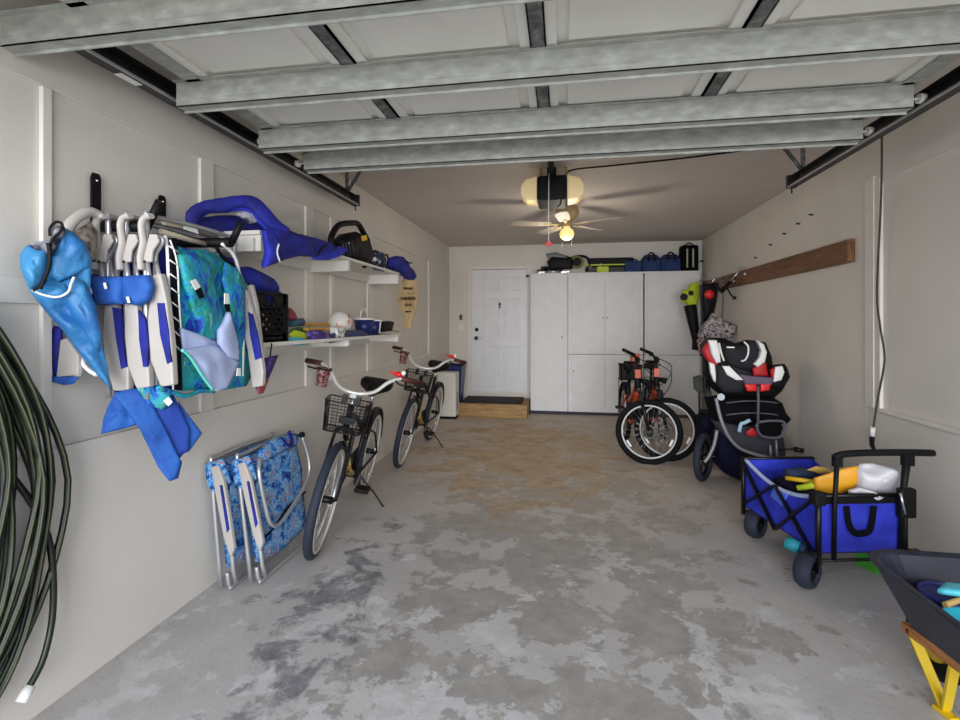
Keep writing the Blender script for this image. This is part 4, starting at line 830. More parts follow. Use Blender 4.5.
# ================================================================== LOWER SHELF THINGS
cr = T('milk_crate', 'black milk crate at the near end of the lower shelf', 'crate', (-1.72, 2.49, SLW))
x0, x1, y0, y1, z0, z1 = -1.868, -1.585, 2.335, 2.665, SLW, SLW+.27
def lattice(m, face):
    def P_(u, v):  # u 0..1 along the side, v 0..1 up
        if face == 'front': return Vector((x1, y0+(y1-y0)*u, z0+(z1-z0)*v))
        if face == 'back': return Vector((x0, y0+(y1-y0)*u, z0+(z1-z0)*v))
        if face == 'near': return Vector((x0+(x1-x0)*u, y0, z0+(z1-z0)*v))
        return Vector((x0+(x1-x0)*u, y1, z0+(z1-z0)*v))
    nrm = {'front': (1, 0, 0), 'back': (1, 0, 0), 'near': (0, 1, 0), 'far': (0, 1, 0)}[face]
    B = lambda a, b, w: m.beam(P_(*a), P_(*b), w, .012, nrm)
    for v in (.02, .14, .98): B((0, v), (1, v), .018)
    B((0, .08), (1, .08), .035); B((0, .78), (1, .78), .010); B((0, .88), (.36, .88), .05); B((.64, .88), (1, .88), .05)
    for u in (0, .08, .92, 1): B((u, 0), (u, 1), .022)
    for k in range(-3, 7):
        a, b = (.08+.17*k, .16), (.08+.17*k+.5, .76)
        for q in (0, 1):
            (u0, v0), (u1, v1) = (a, b) if q == 0 else ((a[0]+.5, .16), (b[0]-.5, .76))
            pts_ = []
            for t in [i/24 for i in range(25)]:
                u, v = u0+(u1-u0)*t, v0+(v1-v0)*t
                if .08 <= u <= .92: pts_.append((u, v))
            if len(pts_) > 2: B(pts_[0], pts_[-1], .011)
    return m
for f_ in ('front', 'near', 'back', 'far'): part('lattice_side', lattice(MB(), f_), BLACK, cr)
part('bottom', MB().box((x0, y0, z0), (x1, y1, z0+.014)), BLACK, cr)
solo('purple_bag', MB().puff([(-1.62, 2.54, 1.47), (-1.62, 2.64, 1.46), (-1.62, 2.64, 1.56), (-1.62, 2.56, 1.575), (-1.62, 2.53, 1.52)], (1, 0, 0), .02, edge=.3, wr=.01, back=.18), NAVY, 'dark purple bag stuffed inside the black milk crate', 'bag')
solo('maroon_cap', MB().puff(PX([(262, 296), (268, 289), (275, 290), (280, 297), (286, 300), (276, 303), (264, 301)], -1.68), (.5, -.2, .8), .08, edge=.3, wr=.015), mat('maroon_fabric', (70, 30, 36), .8), 'dark maroon cap lying on top of the milk crate', 'cap')
rb = T('rolled_towel', 'rolled dark blue bag lying on the milk crate under the upper shelf', 'bag', tuple(A(255, 290, x=-1.68)))
part('roll', MB().tube(PX([(238, 280), (246, 278), (258, 283), (268, 287), (274, 290)], -1.66), [.05, .062, .064, .058, .035], 14, sm=4), DBLUE, rb); part('clip', MB().tube(PX([(272, 294), (276, 290)], -1.62), .006, 6), WHITE, rb)
ym = lambda px, x=-1.66: A(px, 340, x=x).y
def shelfbox(name, label, cat, px0, px1, xa, xb, h, m, z=SLW, group=None, bevel=.01):
    return solo(name, MB().box((xa, ym(px0, xb), z), (xb, ym(px1, xb), z+h)), m, label, cat, group, bevel)
# sand toys and tools
solo('teal_shovel', MB().puff(PX([(288, 344), (290, 338), (300, 338), (310, 341), (308, 344), (296, 345)], -1.60), (.3, -.3, 1), .02, edge=.5), TEAL, 'teal toy scoop lying beside the milk crate', 'toy scoop')
solo('lime_flipper', MB().puff(PX([(289, 337), (294, 333), (306, 336), (309, 339), (304, 341), (292, 340)], -1.61), (.3, -.3, 1), .03, edge=.5).xf(Matrix.Translation((0, 0, .012))), LIME, 'lime green toy scoop on top of the teal one', 'toy scoop')
solo('green_toy', MB().puff(PX([(290, 332), (298, 329), (306, 331), (305, 335), (294, 336)], -1.68), (.3, -.3, 1), .06, edge=.4), mat('dark_green_plastic', (34, 100, 44), .5), 'dark green toy behind the lime scoop', 'toy')
solo('foam_roll', MB().tube(PX([(290, 323), (302, 322)], -1.74), .026, 12), mat('muted_teal', (62, 110, 130), .6), 'muted teal roll lying behind the yellow bats', 'foam roll')
solo('pink_toy', MB().puff(PX([(289, 308), (293, 312), (296, 319), (292, 321), (288, 318)], -1.72), (1, 0, 0), .05, edge=.4), mat('dusty_pink', (150, 70, 76), .6), 'dusty pink toy poking up behind the milk crate', 'toy')
for i, (a, b, xx, hh) in enumerate((((290, 326), (334, 325), -1.76, .020), ((305, 329), (345, 330), -1.66, .018))):
    y0_, y1_ = A(a[0], a[1], x=xx).y, A(b[0], b[1], x=xx).y; zz = SLW+[.085, .055][i]
    rr_ = T('yellow_bat', ['rear yellow paddle handle on the lower shelf', 'front yellow paddle handle running towards the white ball'][i], 'paddle', (xx, (y0_+y1_)/2, SLW), 'yellow paddles on the lower shelf')
    part('shaft', MB().box((xx-.018, y0_, zz), (xx+.018, y1_, zz+hh)), mat('amber_wood', (214, 158, 50), .5), rr_, bevel=.005)
    part('blade', MB().puff([(xx-.05, y1_-.02, zz), (xx+.06, y1_, zz), (xx+.07, y1_+.18, zz), (xx, y1_+.24, zz), (xx-.07, y1_+.18, zz)], (0, 0, 1), .03, edge=.5), mat('amber_wood', (214, 158, 50)), rr_) if i == 0 else part('foot_block', MB().box((xx-.02, y0_+.1, SLW), (xx+.02, y0_+.2, zz)), NAVY, rr_)
solo('purple_pouch', MB().puff(PX([(306, 334), (312, 330), (322, 332), (332, 340), (328, 342), (312, 341)], -1.59), (1, -.4, .5), .07, edge=.3, wr=.02), PURPLE, 'purple patterned pouch on the lower shelf edge', 'pouch')
solo('white_package', MB().box((-1.64, ym(327), SLW+.002), (-1.58, ym(335), SLW+.075)), mat('printed_package', (224, 224, 222), .5, ramp=[(.5, (232, 232, 228)), (.62, (60, 60, 64))], scale=24, stretch=(1, 1, 3)), 'small white package with dark print in front of the ball', 'package', bevel=.006)
solo('navy_raft', MB().puff(PX([(322, 338), (340, 332), (362, 331), (368, 335), (350, 338), (330, 342)], -1.60), (.2, -.2, 1), .035, edge=.5).xf(Matrix.Translation((0, 0, .0))), MATTE_BLUE, 'dark blue flat float lying on the lower shelf', 'float')
bc_ = A(340, 318, x=-1.70)
solo('soccer_ball', MB().sphere((bc_.x, bc_.y, SLW+.105), .092, 24, 16), mat('ball_print', (222, 216, 208), .4, ramp=[(.55, (224, 220, 212)), (.60, (214, 80, 40)), (.68, (224, 220, 212)), (.78, (60, 60, 60))], scale=9, detail=2), 'white ball with orange print on the lower shelf', 'ball')
bk2 = T('sand_bucket', 'blue bucket with white rim and raised white handle on the lower shelf', 'bucket', (-1.70, ym(363), SLW))
yb = A(364, 325, x=-1.70).y
part('pail', MB().lathe((-1.70, yb, SLW), [(.065, 0), (.085, .135), (.078, .135), (.06, .01)]), MATTE_BLUE, bk2); part('rim', MB().ring((-1.70, yb, SLW+.14), (0, 0, 1), .086, .010, 28, 6), WHITE, bk2)
part('handle', MB().tube([(-1.70, yb-.085, SLW+.14), (-1.70, yb-.06, SLW+.20), (-1.70, yb, SLW+.235), (-1.70, yb+.06, SLW+.20), (-1.70, yb+.085, SLW+.14)], .006, 6, sm=4), WHITE, bk2)
b3 = T('sand_bucket', 'blue and white striped bucket right of the one with the handle', 'bucket', (-1.68, 3.9, SLW)); yb = A(374, 325, x=-1.66).y
part('pail', MB().lathe((-1.66, yb, SLW), [(.05, 0), (.07, .125), (.063, .125), (.045, .01)]), MATTE_BLUE, b3); part('rim', MB().ring((-1.66, yb, SLW+.128), (0, 0, 1), .070, .008, 28, 6), WHITE, b3); part('white_panel', MB().prism([(-1.598, yb-.045, SLW+.02), (-1.60, yb-.02, SLW+.02), (-1.588, yb-.02, SLW+.12), (-1.588, yb-.045, SLW+.12)], (.004, 0, 0)), WHITE, b3)
bl2 = T('black_pouch', 'black cup-shaped pouch with a strap at the far end of the lower shelf', 'pouch', (-1.66, 4.2, SLW))
part('pouch_body', MB().puff(PX([(379, 332), (380, 322), (388, 321), (392, 322), (390, 331)], -1.64), (1, -.4, 0), .10, edge=.5), BLACK, bl2); part('strap', MB().tube(PX([(389, 330), (393, 330.5), (398, 331.5)], -1.60), .010, 6, flat=.3, up=(1, 0, 0)), BLACK, bl2)
sc = T('patterned_scarf', 'purple and pink printed strap hanging below the lower shelf beside the crate', 'strap', tuple(A(255, 392, x=-1.62)))
part('strip', MB().puff(PX([(265, 358), (278, 355), (272, 370), (264, 388), (260, 394), (256, 388), (261, 374)], -1.54), (1, -.3, 0), .015, edge=.6, wr=.01), PURPLE, sc)
part('pink_end', MB().puff(PX([(257, 385), (262, 376), (268, 380), (263, 393), (258, 394)], -1.525), (1, -.3, 0), .02, edge=.5), mat('dusty_pink', (150, 70, 76)), sc)
part('hanging_loop', MB().tube([A(270, 358, x=-1.54), (-1.55, A(270, 357, x=-1.56).y, SLW-.005)], .004, 5), BLACK, sc)

# ================================================================== BACK LEFT CORNER
ap = T('portable_cooler', 'white box-shaped appliance on the floor left of the wooden step', 'appliance', (-1.70, 7.3, 0))
part('case', MB().box((-1.86, 7.20, .035), (-1.57, 7.44, .69)), mat('off_white_appliance', (222, 220, 212), .45), ap, bevel=.02)
part('base', MB().box((-1.85, 7.22, 0), (-1.58, 7.44, .035)), BLACK, ap); part('side_vent', MB().box((-1.571, 7.26, .12), (-1.566, 7.30, .40)), GALVD, ap)
bn_ = T('recycling_bin', 'dark blue plastic bin standing between the white appliance and the door', 'bin', (-1.70, 7.65, 0))
m = MB()
def loft(m, rings_, closed_bottom=True):
    n_ = len(rings_[0]); vs = [p for r_ in rings_ for p in r_]; fs = []
    for i in range(len(rings_)-1):
        for k in range(n_): fs.append([i*n_+k, i*n_+(k+1) % n_, (i+1)*n_+(k+1) % n_, (i+1)*n_+k])
    if closed_bottom: fs.append(list(range(n_))[::-1])
    fs.append([(len(rings_)-1)*n_+k for k in range(n_)])
    return m.add(vs, fs)
def rect(cx, cy, hx, hy, z): return [(cx-hx, cy-hy, z), (cx+hx, cy-hy, z), (cx+hx, cy+hy, z), (cx-hx, cy+hy, z)]
part('body', loft(MB(), [rect(-1.71, 7.68, .11, .12, 0), rect(-1.70, 7.68, .155, .17, .76), rect(-1.70, 7.68, .148, .163, .76), rect(-1.71, 7.68, .10, .11, .02)]), MATTE_BLUE, bn_)
part('rim', MB().tube(rect(-1.70, 7.68, .16, .175, .765), .012, 6, closed=True), MATTE_BLUE, bn_)

# ================================================================== ON TOP OF THE CABINETS
cy_ = 7.95
def AC(pts, y=cy_): return [A(a, b, y=y) for a, b in pts]
r = T('mitre_saw', 'grey and black mitre saw at the left end of the cabinet tops', 'power tool', (-.2, 8.0, CTZ))
part('base', MB().lathe((-.17, 8.0, CTZ), [(.14, 0), (.15, .03), (.13, .045), (.03, .05)]).box((-.40, 7.93, CTZ), (.08, 8.02, CTZ+.035)), CHROME, r)
part('blade_guard', MB().puff(AC([(546, 254), (556, 252), (568, 257), (566, 264), (552, 263)]), (0, -1, 0), .06, edge=.4), mat('tool_grey', (120, 124, 124), .5), r)
part('motor', MB().cyl(A(566, 262, y=7.92), A(577, 258, y=8.02), .045, .05), BLACK, r); part('arm', MB().tube(AC([(556, 260), (566, 257), (577, 263), (579, 268)]), .022, 8, sm=3), BLACK, r)
part('support_leg', MB().box((-.42, 7.94, CTZ), (-.36, 8.0, CTZ+.07)), BLKMET, r)
part('turntable', MB().cyl((-.22, 8.0, CTZ+.045), (-.22, 8.0, CTZ+.10), .11, .09).box((-.36, 7.96, CTZ+.05), (-.02, 7.99, CTZ+.12)), BLACK, r)
part('saw_body', MB().puff(AC([(547, 262), (552, 257), (566, 258), (574, 262), (572, 269), (550, 269)]), (0, -1, 0), .12, edge=.5, wr=.02), BLACK, r)
r = T('circular_saw', 'dark power saw with a round yellow guard beside the mitre saw', 'power tool', (.1, 8.0, CTZ))
part('guard', MB().ring(A(577, 262, y=7.94), (0, 1, 0), .085, .018, 28, 8), mat('olive_guard', (130, 124, 70), .5), r); part('motor', MB().cyl(A(577, 262, y=7.92), A(577, 262, y=8.05), .065), BLACK, r)
part('handle', MB().tube(AC([(577, 256), (586, 257), (590, 264), (586, 271)]), .02, 8, sm=3), BLACK, r); part('shoe', MB().box((.02, 7.90, CTZ), (.22, 8.04, CTZ+.014)), GALV, r)
part('knob', MB().sphere(A(590, 268, y=7.92), .03), mat('tool_grey', (120, 124, 124)), r)
r = T('long_tool_case', 'long black tool case with lime green latches lying on the cabinets', 'tool case', (.55, 8.03, CTZ))
xa, xb = A(588, 260, y=7.95).x, A(634, 260, y=7.95).x; zt = CTZ+.235
part('shell', MB().box((xa, 7.95, CTZ+.10), (xb, 8.13, zt)), BLACK, r, bevel=.02); part('lower_shell', MB().box((xa-.03, 7.96, CTZ), (xb+.02, 8.13, CTZ+.10)), BLKMET, r, bevel=.01)
part('lime_rail', MB().box((xa-.06, 7.935, CTZ+.115), (xb-.13+.06, 7.951, CTZ+.135)), LIME, r); part('lime_drill', MB().box((.50, 7.90, CTZ+.005), (.68, 7.945, CTZ+.10)), LIME, r, bevel=.012); part('trigger_handle', MB().tube([(.55, 7.925, CTZ+.10), (.56, 7.92, CTZ+.14)], .012), WHITE, r)
for i, (p0, p1) in enumerate(((642, 661), (661, 681))):
    r = T('tool_bag', ['left dark blue tool bag with black straps, between case and its twin', 'right dark blue tool bag with black straps, beside the black bag'][i], 'tool bag', tuple(A((p0+p1)/2, 270, y=8)), 'dark blue tool bags on the cabinets')
    xa, xb = A(p0, 260, y=7.93).x, A(p1, 260, y=7.93).x
    part('bag_body', loft(MB(), [rect((xa+xb)/2, 8.02, (xb-xa)/2-.004, .10, CTZ), rect((xa+xb)/2, 8.02, (xb-xa)/2-.004, .10, CTZ+.20), rect((xa+xb)/2, 8.02, (xb-xa)/2-.05, .05, CTZ+.27)]), mat('tool_bag_blue', (32, 56, 106), .8, bump=.2), r, bevel=.015)
    part('front_pocket', MB().box((xa+.05, 7.885, CTZ+.02), (xb-.05, 7.925, CTZ+.15)), mat('tool_bag_blue', (32, 56, 106)), r, bevel=.012)
    part('strap', MB().tube([(xa+.09, 7.905, CTZ+.16), ((xa+xb)/2-.04, 7.93, CTZ+.26), ((xa+xb)/2, 7.97, CTZ+.30), ((xa+xb)/2+.04, 7.93, CTZ+.26), (xb-.09, 7.905, CTZ+.16)], .012, 6, sm=4), BLACK, r)
    part('trim_band', MB().box((xa+.004, 7.915, CTZ+.19), (xb-.004, 7.925, CTZ+.21)), BLACK, r)
r = T('small_tool_bag', 'short dark blue bag between the long black case and the strapped bags', 'tool bag', tuple(A(634, 270, y=8)))
xa, xb = A(625, 260, y=7.9).x, A(641.5, 260, y=7.9).x
part('bag_body', MB().box((xa, 7.87, CTZ), (xb, 7.94, CTZ+.17)), mat('tool_bag_blue', (32, 56, 106)), r, bevel=.02); part('handle', MB().tube([(xa+.05, 7.90, CTZ+.165), ((xa+xb)/2, 7.90, CTZ+.20), (xb-.05, 7.90, CTZ+.165)], .01, 6, sm=3), BLACK, r)
r = T('black_backpack', 'black upright bag with pale stripes at the right end of the cabinets', 'bag', tuple(A(690, 270, y=8)))
xa, xb = A(681.5, 260, y=7.93).x, A(699, 260, y=7.93).x
part('bag_body', MB().box((xa, 7.93, CTZ), (xb, 8.13, CTZ+.40)), BLKFAB, r, bevel=.03)
for f in (.28, .62): part('reflective_stripe', MB().box((xa+(xb-xa)*f, 7.922, CTZ+.06), (xa+(xb-xa)*f+.022, 7.932, CTZ+.34)), mat('pale_stripe', (170, 172, 140), .5), r)
part('top_handle', MB().tube([(xa+.06, 8.0, CTZ+.40), ((xa+xb)/2, 8.0, CTZ+.44), (xb-.06, 8.0, CTZ+.40)], .01, 6, sm=3), BLACK, r)
part('toggle', MB().sphere(A(702, 261, y=7.95), .018), BLACK, r); part('toggle_cord', MB().tube([A(698, 262, y=7.96), A(702, 261, y=7.95)], .006, 6), BLACK, r)

# ================================================================== HANGING ON THE WALL RAIL
hy = 7.3
def AH(pts, y=hy): return [A(a, b, y=y) for a, b in pts]
r = T('leaf_blower', 'lime and black leaf blower hanging nozzle-down at the far end of the rail', 'leaf blower', tuple(A(693, 348, y=hy)))
part('fan_housing', MB().puff(AH([(681, 296), (683, 290), (688, 290), (690, 284), (696, 282), (700, 288), (699, 296), (696, 306), (688, 306), (686, 302), (682, 303)]), (0, -1, 0), .16, edge=.5), LIME, r)
part('intake', MB().cyl(A(684, 297, y=hy-.06), A(684, 297, y=hy-.13), .05, .045).cyl(A(691, 293, y=hy-.08), A(691, 293, y=hy-.12), .035), BLACK, r)
part('nozzle_tube', MB().tube(AH([(690, 305), (693, 322), (696, 340), (695, 350)]), [.085, .07, .05, .045], 14, sm=3), BLACK, r)
part('hanging_hook', MB().tube([A(697, 284, y=hy), A(700, 280, y=hy+.05), Vector((2.06, hy+.1, 2.0))], .008, 6), CHROME, r)
hy2 = 6.95
r = T('string_trimmer', 'dark tool with a round red cap hanging from the rail', 'garden tool', tuple(A(708, 330, y=hy2)))
part('shaft', MB().tube(AH([(701, 285), (702, 300), (703, 325), (704, 345)], hy2), .022, 8, sm=3).tube(AH([(713, 285), (710, 305), (706, 330)], hy2), .03, 8, sm=3), DGREY, r); part('body', MB().puff(AH([(703, 284), (718, 283), (717, 300), (712, 316), (703, 322), (701, 300)], hy2), (0, -1, 0), .14, edge=.5, wr=.02), BLACK, r)
part('red_cap', MB().lathe(A(708.5, 294.5, y=hy2-.06), [(.055, 0), (.06, -.05), (.04, -.07)], (0, 1, 0)), REDB, r, label='round red cap')
part('hook', MB().tube([A(710, 284, y=hy2), Vector((1.95, hy2, 2.0)), Vector((2.06, hy2, 2.0))], .008, 6), CHROME, r)
hy3 = 6.6
r = T('fabric_bag', 'grey, white and purple patterned bag hanging from the rail by a long strap', 'bag', tuple(A(718, 345, y=hy3)))
part('bag_body', MB().puff(AH([(700, 328), (708, 320), (712, 313), (720, 318), (728, 322), (736, 325), (734, 334), (727, 343), (712, 346), (702, 342), (698, 336)], hy3), (0, -1, 0), .20, edge=.4, wr=.05, fr=8), CAMO, r)
part('lower_bag', MB().puff(AH([(697, 340), (708, 336), (712, 345), (708, 356), (700, 356)], hy3+.05), (0, -1, 0), .14, edge=.4, wr=.03), mat('red_white_print', (150, 50, 60), .8, ramp=[(.42, (60, 20, 40)), (.5, (210, 190, 190)), (.6, (150, 40, 50))], scale=26), r)
part('shoulder_strap', MB().tube(AH([(713, 318), (717, 300), (719, 284), (721, 282), (723, 300), (722, 320)], hy3), .014, 8, sm=4, flat=.4), mat('strap_grey', (96, 92, 92), .8), r)
part('strap', MB().tube([A(720, 283, y=hy3), Vector((2.05, hy3+.02, 2.0))], .01, 6), mat('strap_grey', (96, 92, 92)), r)
hy4 = 6.5
r = T('tool_holder', 'black hook holder with round knobs on the wooden rail', 'hook', tuple(A(728, 286, y=hy4)))
part('holder', MB().tube([Vector((2.055, hy4, 1.98)), A(728, 284, y=hy4), A(722, 292, y=hy4), A(716, 284, y=hy4)], .016, 8, sm=4), BLACK, r)
part('knob_arm', MB().tube([A(727, 288, y=hy4), A(731, 295, y=hy4), A(734, 298, y=hy4)], .010, 8).sphere(A(734.5, 298, y=hy4), .022), BLACK, r); part('upper_arm', MB().tube([A(722, 290, y=hy4), A(730, 282, y=hy4)], .018, 8), BLACK, r)
r = T('folding_hook', 'chrome folding hook bolted to the wooden rail', 'hook', tuple(A(738, 272, x=2.04)))
part('arm', MB().tube([A(741, 268, x=2.04), A(735, 276, x=1.98), A(731, 281, x=1.95)], .010, 8), CHROME, r); part('base', MB().cyl(A(741, 268, x=2.055), A(741, 268, x=2.03), .018), GALVD, r)
part('bolt', MB().sphere(A(745, 274, x=2.05), .014), WHITE, r); part('bolt', MB().sphere(A(734, 281, x=2.05), .012), WHITE, r)

# ================================================================== STROLLER AND CAR SEAT
sy = 4.72
def AS(pts, y=sy): return [A(a, b, y=y) for a, b in pts]
r = T('jogging_stroller', 'big black and navy stroller by the right wall carrying the child car seat', 'stroller', (1.6, 4.95, 0))
w_ = part('wheel', MB().ring((1.235, 4.76, .215), (.85, -.53, 0), .185, .030, 44, 10), TYRE, r); part('rim', MB().ring((1.235, 4.76, .215), (.85, -.53, 0), .14, .012, 36, 8), BLKMET, w_)
m = MB()
for k in range(6):
    a = k*math.pi/3; u, v, d = frame_of((.85, -.53, 0)); m.tube([Vector((1.235, 4.76, .215)), Vector((1.235, 4.76, .215))+(u*math.cos(a)+v*math.sin(a))*.135], .010, 6)
part('spokes', m, BLKMET, w_); part('hub', MB().cyl((1.20, 4.78, .215), (1.28, 4.73, .215), .03), BLKMET, w_)
w2_ = part('wheel', MB().ring((1.98, 5.15, .215), (1, -.1, 0), .185, .030, 44, 10), TYRE, r); part('rim', MB().ring((1.98, 5.15, .215), (1, -.1, 0), .14, .012, 36, 8), BLKMET, w2_)
w3_ = part('wheel', MB().ring((1.62, 5.45, .165), (1, 0, 0), .135, .028, 36, 10), TYRE, r); part('hub', MB().cyl((1.60, 5.45, .165), (1.65, 5.45, .165), .12), BLKMET, w3_)
part('frame', MB().tube(AS([(716, 398), (719, 412), (723, 425), (729, 437), (738, 447), (748, 452), (762, 456), (780, 460)], 4.62), .015, 10, sm=4).tube(AS([(717, 430), (714, 445), (708, 458), (704, 462)], 4.68), .016, 8, sm=3), mat('dull_silver', (150, 150, 152), .4, .4), r)
part('rear_strut', MB().tube([A(706, 380, y=4.9), A(712, 400, y=4.9), A(722, 425, y=4.9), (1.97, 5.15, .215)], .014, 8), BLKMET, r)
part('axle', MB().cyl((1.24, 4.76, .215), (1.97, 5.13, .215), .014).cyl((1.62, 5.45, .165), (1.6, 4.95, .30), .014), BLKMET, r)
part('folded_canopy', MB().puff(AS([(706, 398), (720, 396), (745, 396), (770, 396), (779, 402), (783, 412), (788, 418), (784, 422), (770, 424), (748, 424), (726, 425), (712, 420)], 4.85), (0, -1, 0), .30, edge=.45, wr=.05, fr=7, sub=4), BLKFAB, r)
for i, (a, b) in enumerate(((401, 402), (413, 414))): part('canopy_rib', MB().tube([A(726, b+1, y=4.69), A(745, a, y=4.665), A(765, a+.5, y=4.68), A(778, a+2, y=4.70)], .006, 6, sm=3), mat('rib_grey', (90, 90, 100), .5), r)
part('seat_back', MB().puff(AS([(712, 420), (735, 424), (765, 428), (776, 440), (778, 455), (766, 458), (745, 452), (732, 446), (722, 436)], 4.80), (0, -1, 0), .22, edge=.45, wr=.03, fr=7), DGREY, r)
part('footrest_loop', MB().tube(AS([(757, 428), (760, 422), (780, 421), (785, 425), (783, 434), (776, 438), (762, 436)], 4.60), .012, 8, closed=True, sm=4), mat('rib_grey', (90, 90, 100)), r)
part('footrest_mesh', MB().puff(AS([(759, 424), (780, 423), (783, 427), (781, 434), (774, 436), (762, 434)], 4.62), (0, -1, 0), .02), BLKFAB, r)
part('rear_basket', MB().puff(AS([(718, 424), (726, 436), (740, 448), (752, 454), (760, 470), (755, 478), (738, 478), (722, 471), (714, 462), (712, 440)], 4.86), (0, -1, 0), .32, edge=.5, wr=.05, fr=6), mat('dark_navy_fabric', (12, 14, 40), .85, bump=.5, bscale=8, bdist=.05, spec=.2), r)
part('basket_front', MB().puff(AS([(735, 450), (755, 456), (780, 460), (782, 476), (760, 480), (740, 474)], 4.76), (0, -1, 0), .16, edge=.5, wr=.02), BLKFAB, r)
part('handle_post', MB().tube([A(705, 345, y=5.0), A(704, 370, y=5.0), A(706, 395, y=4.95), A(712, 420, y=4.9)], .014, 8, sm=3), BLKMET, r)
part('mesh_pocket', MB().puff(AS([(693, 377), (700, 375), (705, 382), (706, 392), (699, 393), (694, 389)], 5.0), (0, -1, 0), .05, edge=.4), mat('olive_mesh', (54, 56, 44), .8), r)
part('pocket_strap', MB().tube(AS([(699, 392), (699.5, 410), (700, 425)], 5.0), .008, 6), BLACK, r)
part('small_front_wheel', MB().ring(A(706, 412, y=4.95), (.2, .3, 1), .05, .018, 24, 8), BLACKR, r)
part('joint_disc', MB().cyl(A(721, 397, y=4.62), A(721, 397, y=4.60), .03), mat('disc_grey', (170, 180, 190), .4), r)
part('red_lining', MB().puff(AS([(745, 432), (752, 427), (758, 432), (757, 436), (748, 436)], 4.66), (0, -1, 0), .03, edge=.4), RED, r)
part('bottle', MB().tube(AS([(739, 432), (741, 424), (744, 423), (750, 420)], 4.66), .016, 8, sm=3), mat('pale_aqua', (170, 205, 225), .4), r)
part('strap_buckles', MB().tube(AS([(770, 445), (771, 458)], 4.64), .010, 6).tube(AS([(776, 440), (777, 458)], 4.64), .010, 6), mat('dull_silver', (150, 150, 152)), r)
part('brake_bar', MB().tube(AS([(779, 450), (795, 449), (803, 450)], 4.60), .010, 8).tube(AS([(795, 449), (803, 451)], 4.60), .022, 8), BLKMET, r)
# navy bag in the basket/behind
solo('navy_duffel', MB().puff(AS([(697, 416), (706, 410), (714, 414), (716, 440), (714, 460), (704, 455), (697, 440)], 5.25), (0, -1, 0), .28, edge=.4, wr=.05, fr=6, sub=4), mat('dark_navy_fabric', (18, 20, 48)), 'dark navy duffel on the floor behind the stroller wheel', 'bag')

cs = T('child_car_seat', 'black, red and white child car seat tipped back on top of the stroller', 'car seat', (1.6, 4.9, .78))
cy1 = 4.70
part('shell', MB().puff(AS([(704, 358), (702, 346), (708, 338), (722, 338), (735, 344), (750, 340), (762, 342), (768, 356), (770, 372), (783, 366), (786, 376), (778, 390), (770, 397), (745, 397), (722, 396), (712, 388), (706, 374)], cy1+.16), (0, -1, 0), .30, edge=.55, wr=.01, sub=4), BLACK, cs)
part('headrest', MB().puff(AS([(722, 344), (732, 347), (746, 345), (750, 340), (757, 342), (760, 352), (757, 364), (748, 370), (736, 369), (727, 366), (722, 358)], cy1+.02), (0, -1, 0), .17, edge=.5), mat('car_seat_black', (26, 24, 32), .8, bump=.1), cs)
part('red_shoulder', MB().puff(AS([(702, 350), (707, 342), (710, 352), (716, 362), (718, 366), (712, 366), (705, 358)], cy1-.01), (0, -1, 0), .09, edge=.5), RED, cs)
part('wing', MB().puff(AS([(708, 340), (716, 340), (719, 350), (720, 362), (716, 363), (711, 354)], cy1-.06), (0, -1, 0), .07, edge=.6), WHITE, cs, label='white side wing')
part('wing', MB().puff(AS([(756, 340), (763, 344), (766, 352), (764, 362), (757, 367), (753, 364), (758, 358), (760, 350)], cy1-.06), (0, -1, 0), .07, edge=.6, c=AS([(761, 353)], cy1-.06)[0]), WHITE, cs, label='white side wing')
part('piping', MB().tube(AS([(719, 343), (721, 352), (724, 361)], cy1-.10), .008, 6, sm=3), WHITE, cs); part('piping', MB().tube(AS([(744, 342), (748, 346), (748, 354), (745, 360), (741, 361)], cy1-.10), .008, 6, sm=3), WHITE, cs)
part('logo_patch', MB().box(tuple(A(727, 348, y=cy1-.08)), tuple(A(734, 346.6, y=cy1-.065))), WHITE, cs)
part('red_side', MB().puff(AS([(752, 368), (765, 362), (768, 376), (753, 376)], cy1-.04), (0, -1, 0), .06, edge=.5), RED, cs)
part('armrest', MB().puff(AS([(709, 362), (714, 364), (717, 380), (718, 386), (713, 380), (710, 372)], cy1-.05), (0, -1, 0), .05, edge=.6), WHITE, cs)
part('armrest', MB().puff(AS([(716, 366), (722, 364), (734, 370), (742, 376), (746, 384), (740, 392), (724, 392), (716, 384)], cy1-.08), (0, -1, 0), .12, edge=.5), mat('car_seat_black', (26, 24, 32)), cs)
part('white_band', MB().puff(AS([(722, 366), (729, 366), (737, 374), (743, 380), (736, 380), (727, 375)], cy1-.16), (0, -1, 0), .03, edge=.6), WHITE, cs)
ar = part('armrest', MB().puff(AS([(771, 368), (774, 365), (784, 364), (786, 370), (784, 382), (777, 388), (770, 386)], cy1-.08), (0, -1, 0), .10, edge=.5), BLACK, cs); part('white_band', MB().puff(AS([(775, 367), (782, 366), (784, 372), (781, 380), (773, 382), (774, 374)], cy1-.14), (0, -1, 0), .03, edge=.6), WHITE, ar)
part('red_band', MB().puff(AS([(770, 370), (774, 367), (774, 376), (771, 378)], cy1-.12), (0, -1, 0), .05, edge=.5), RED, ar)
part('seat_front', MB().puff(AS([(738, 374), (752, 376), (768, 377), (773, 378), (771, 385), (745, 384), (742, 380)], cy1-.14), (0, -1, 0), .06, edge=.6), MAUVE, cs)
part('red_pad', MB().puff(AS([(744, 384), (756, 384), (756, 391), (747, 391)], cy1-.15), (0, -1, 0), .04, edge=.6), REDB, cs); part('red_pad', MB().puff(AS([(760, 384), (770, 383.5), (769, 390), (760, 391.5)], cy1-.15), (0, -1, 0), .04, edge=.6), REDB, cs)
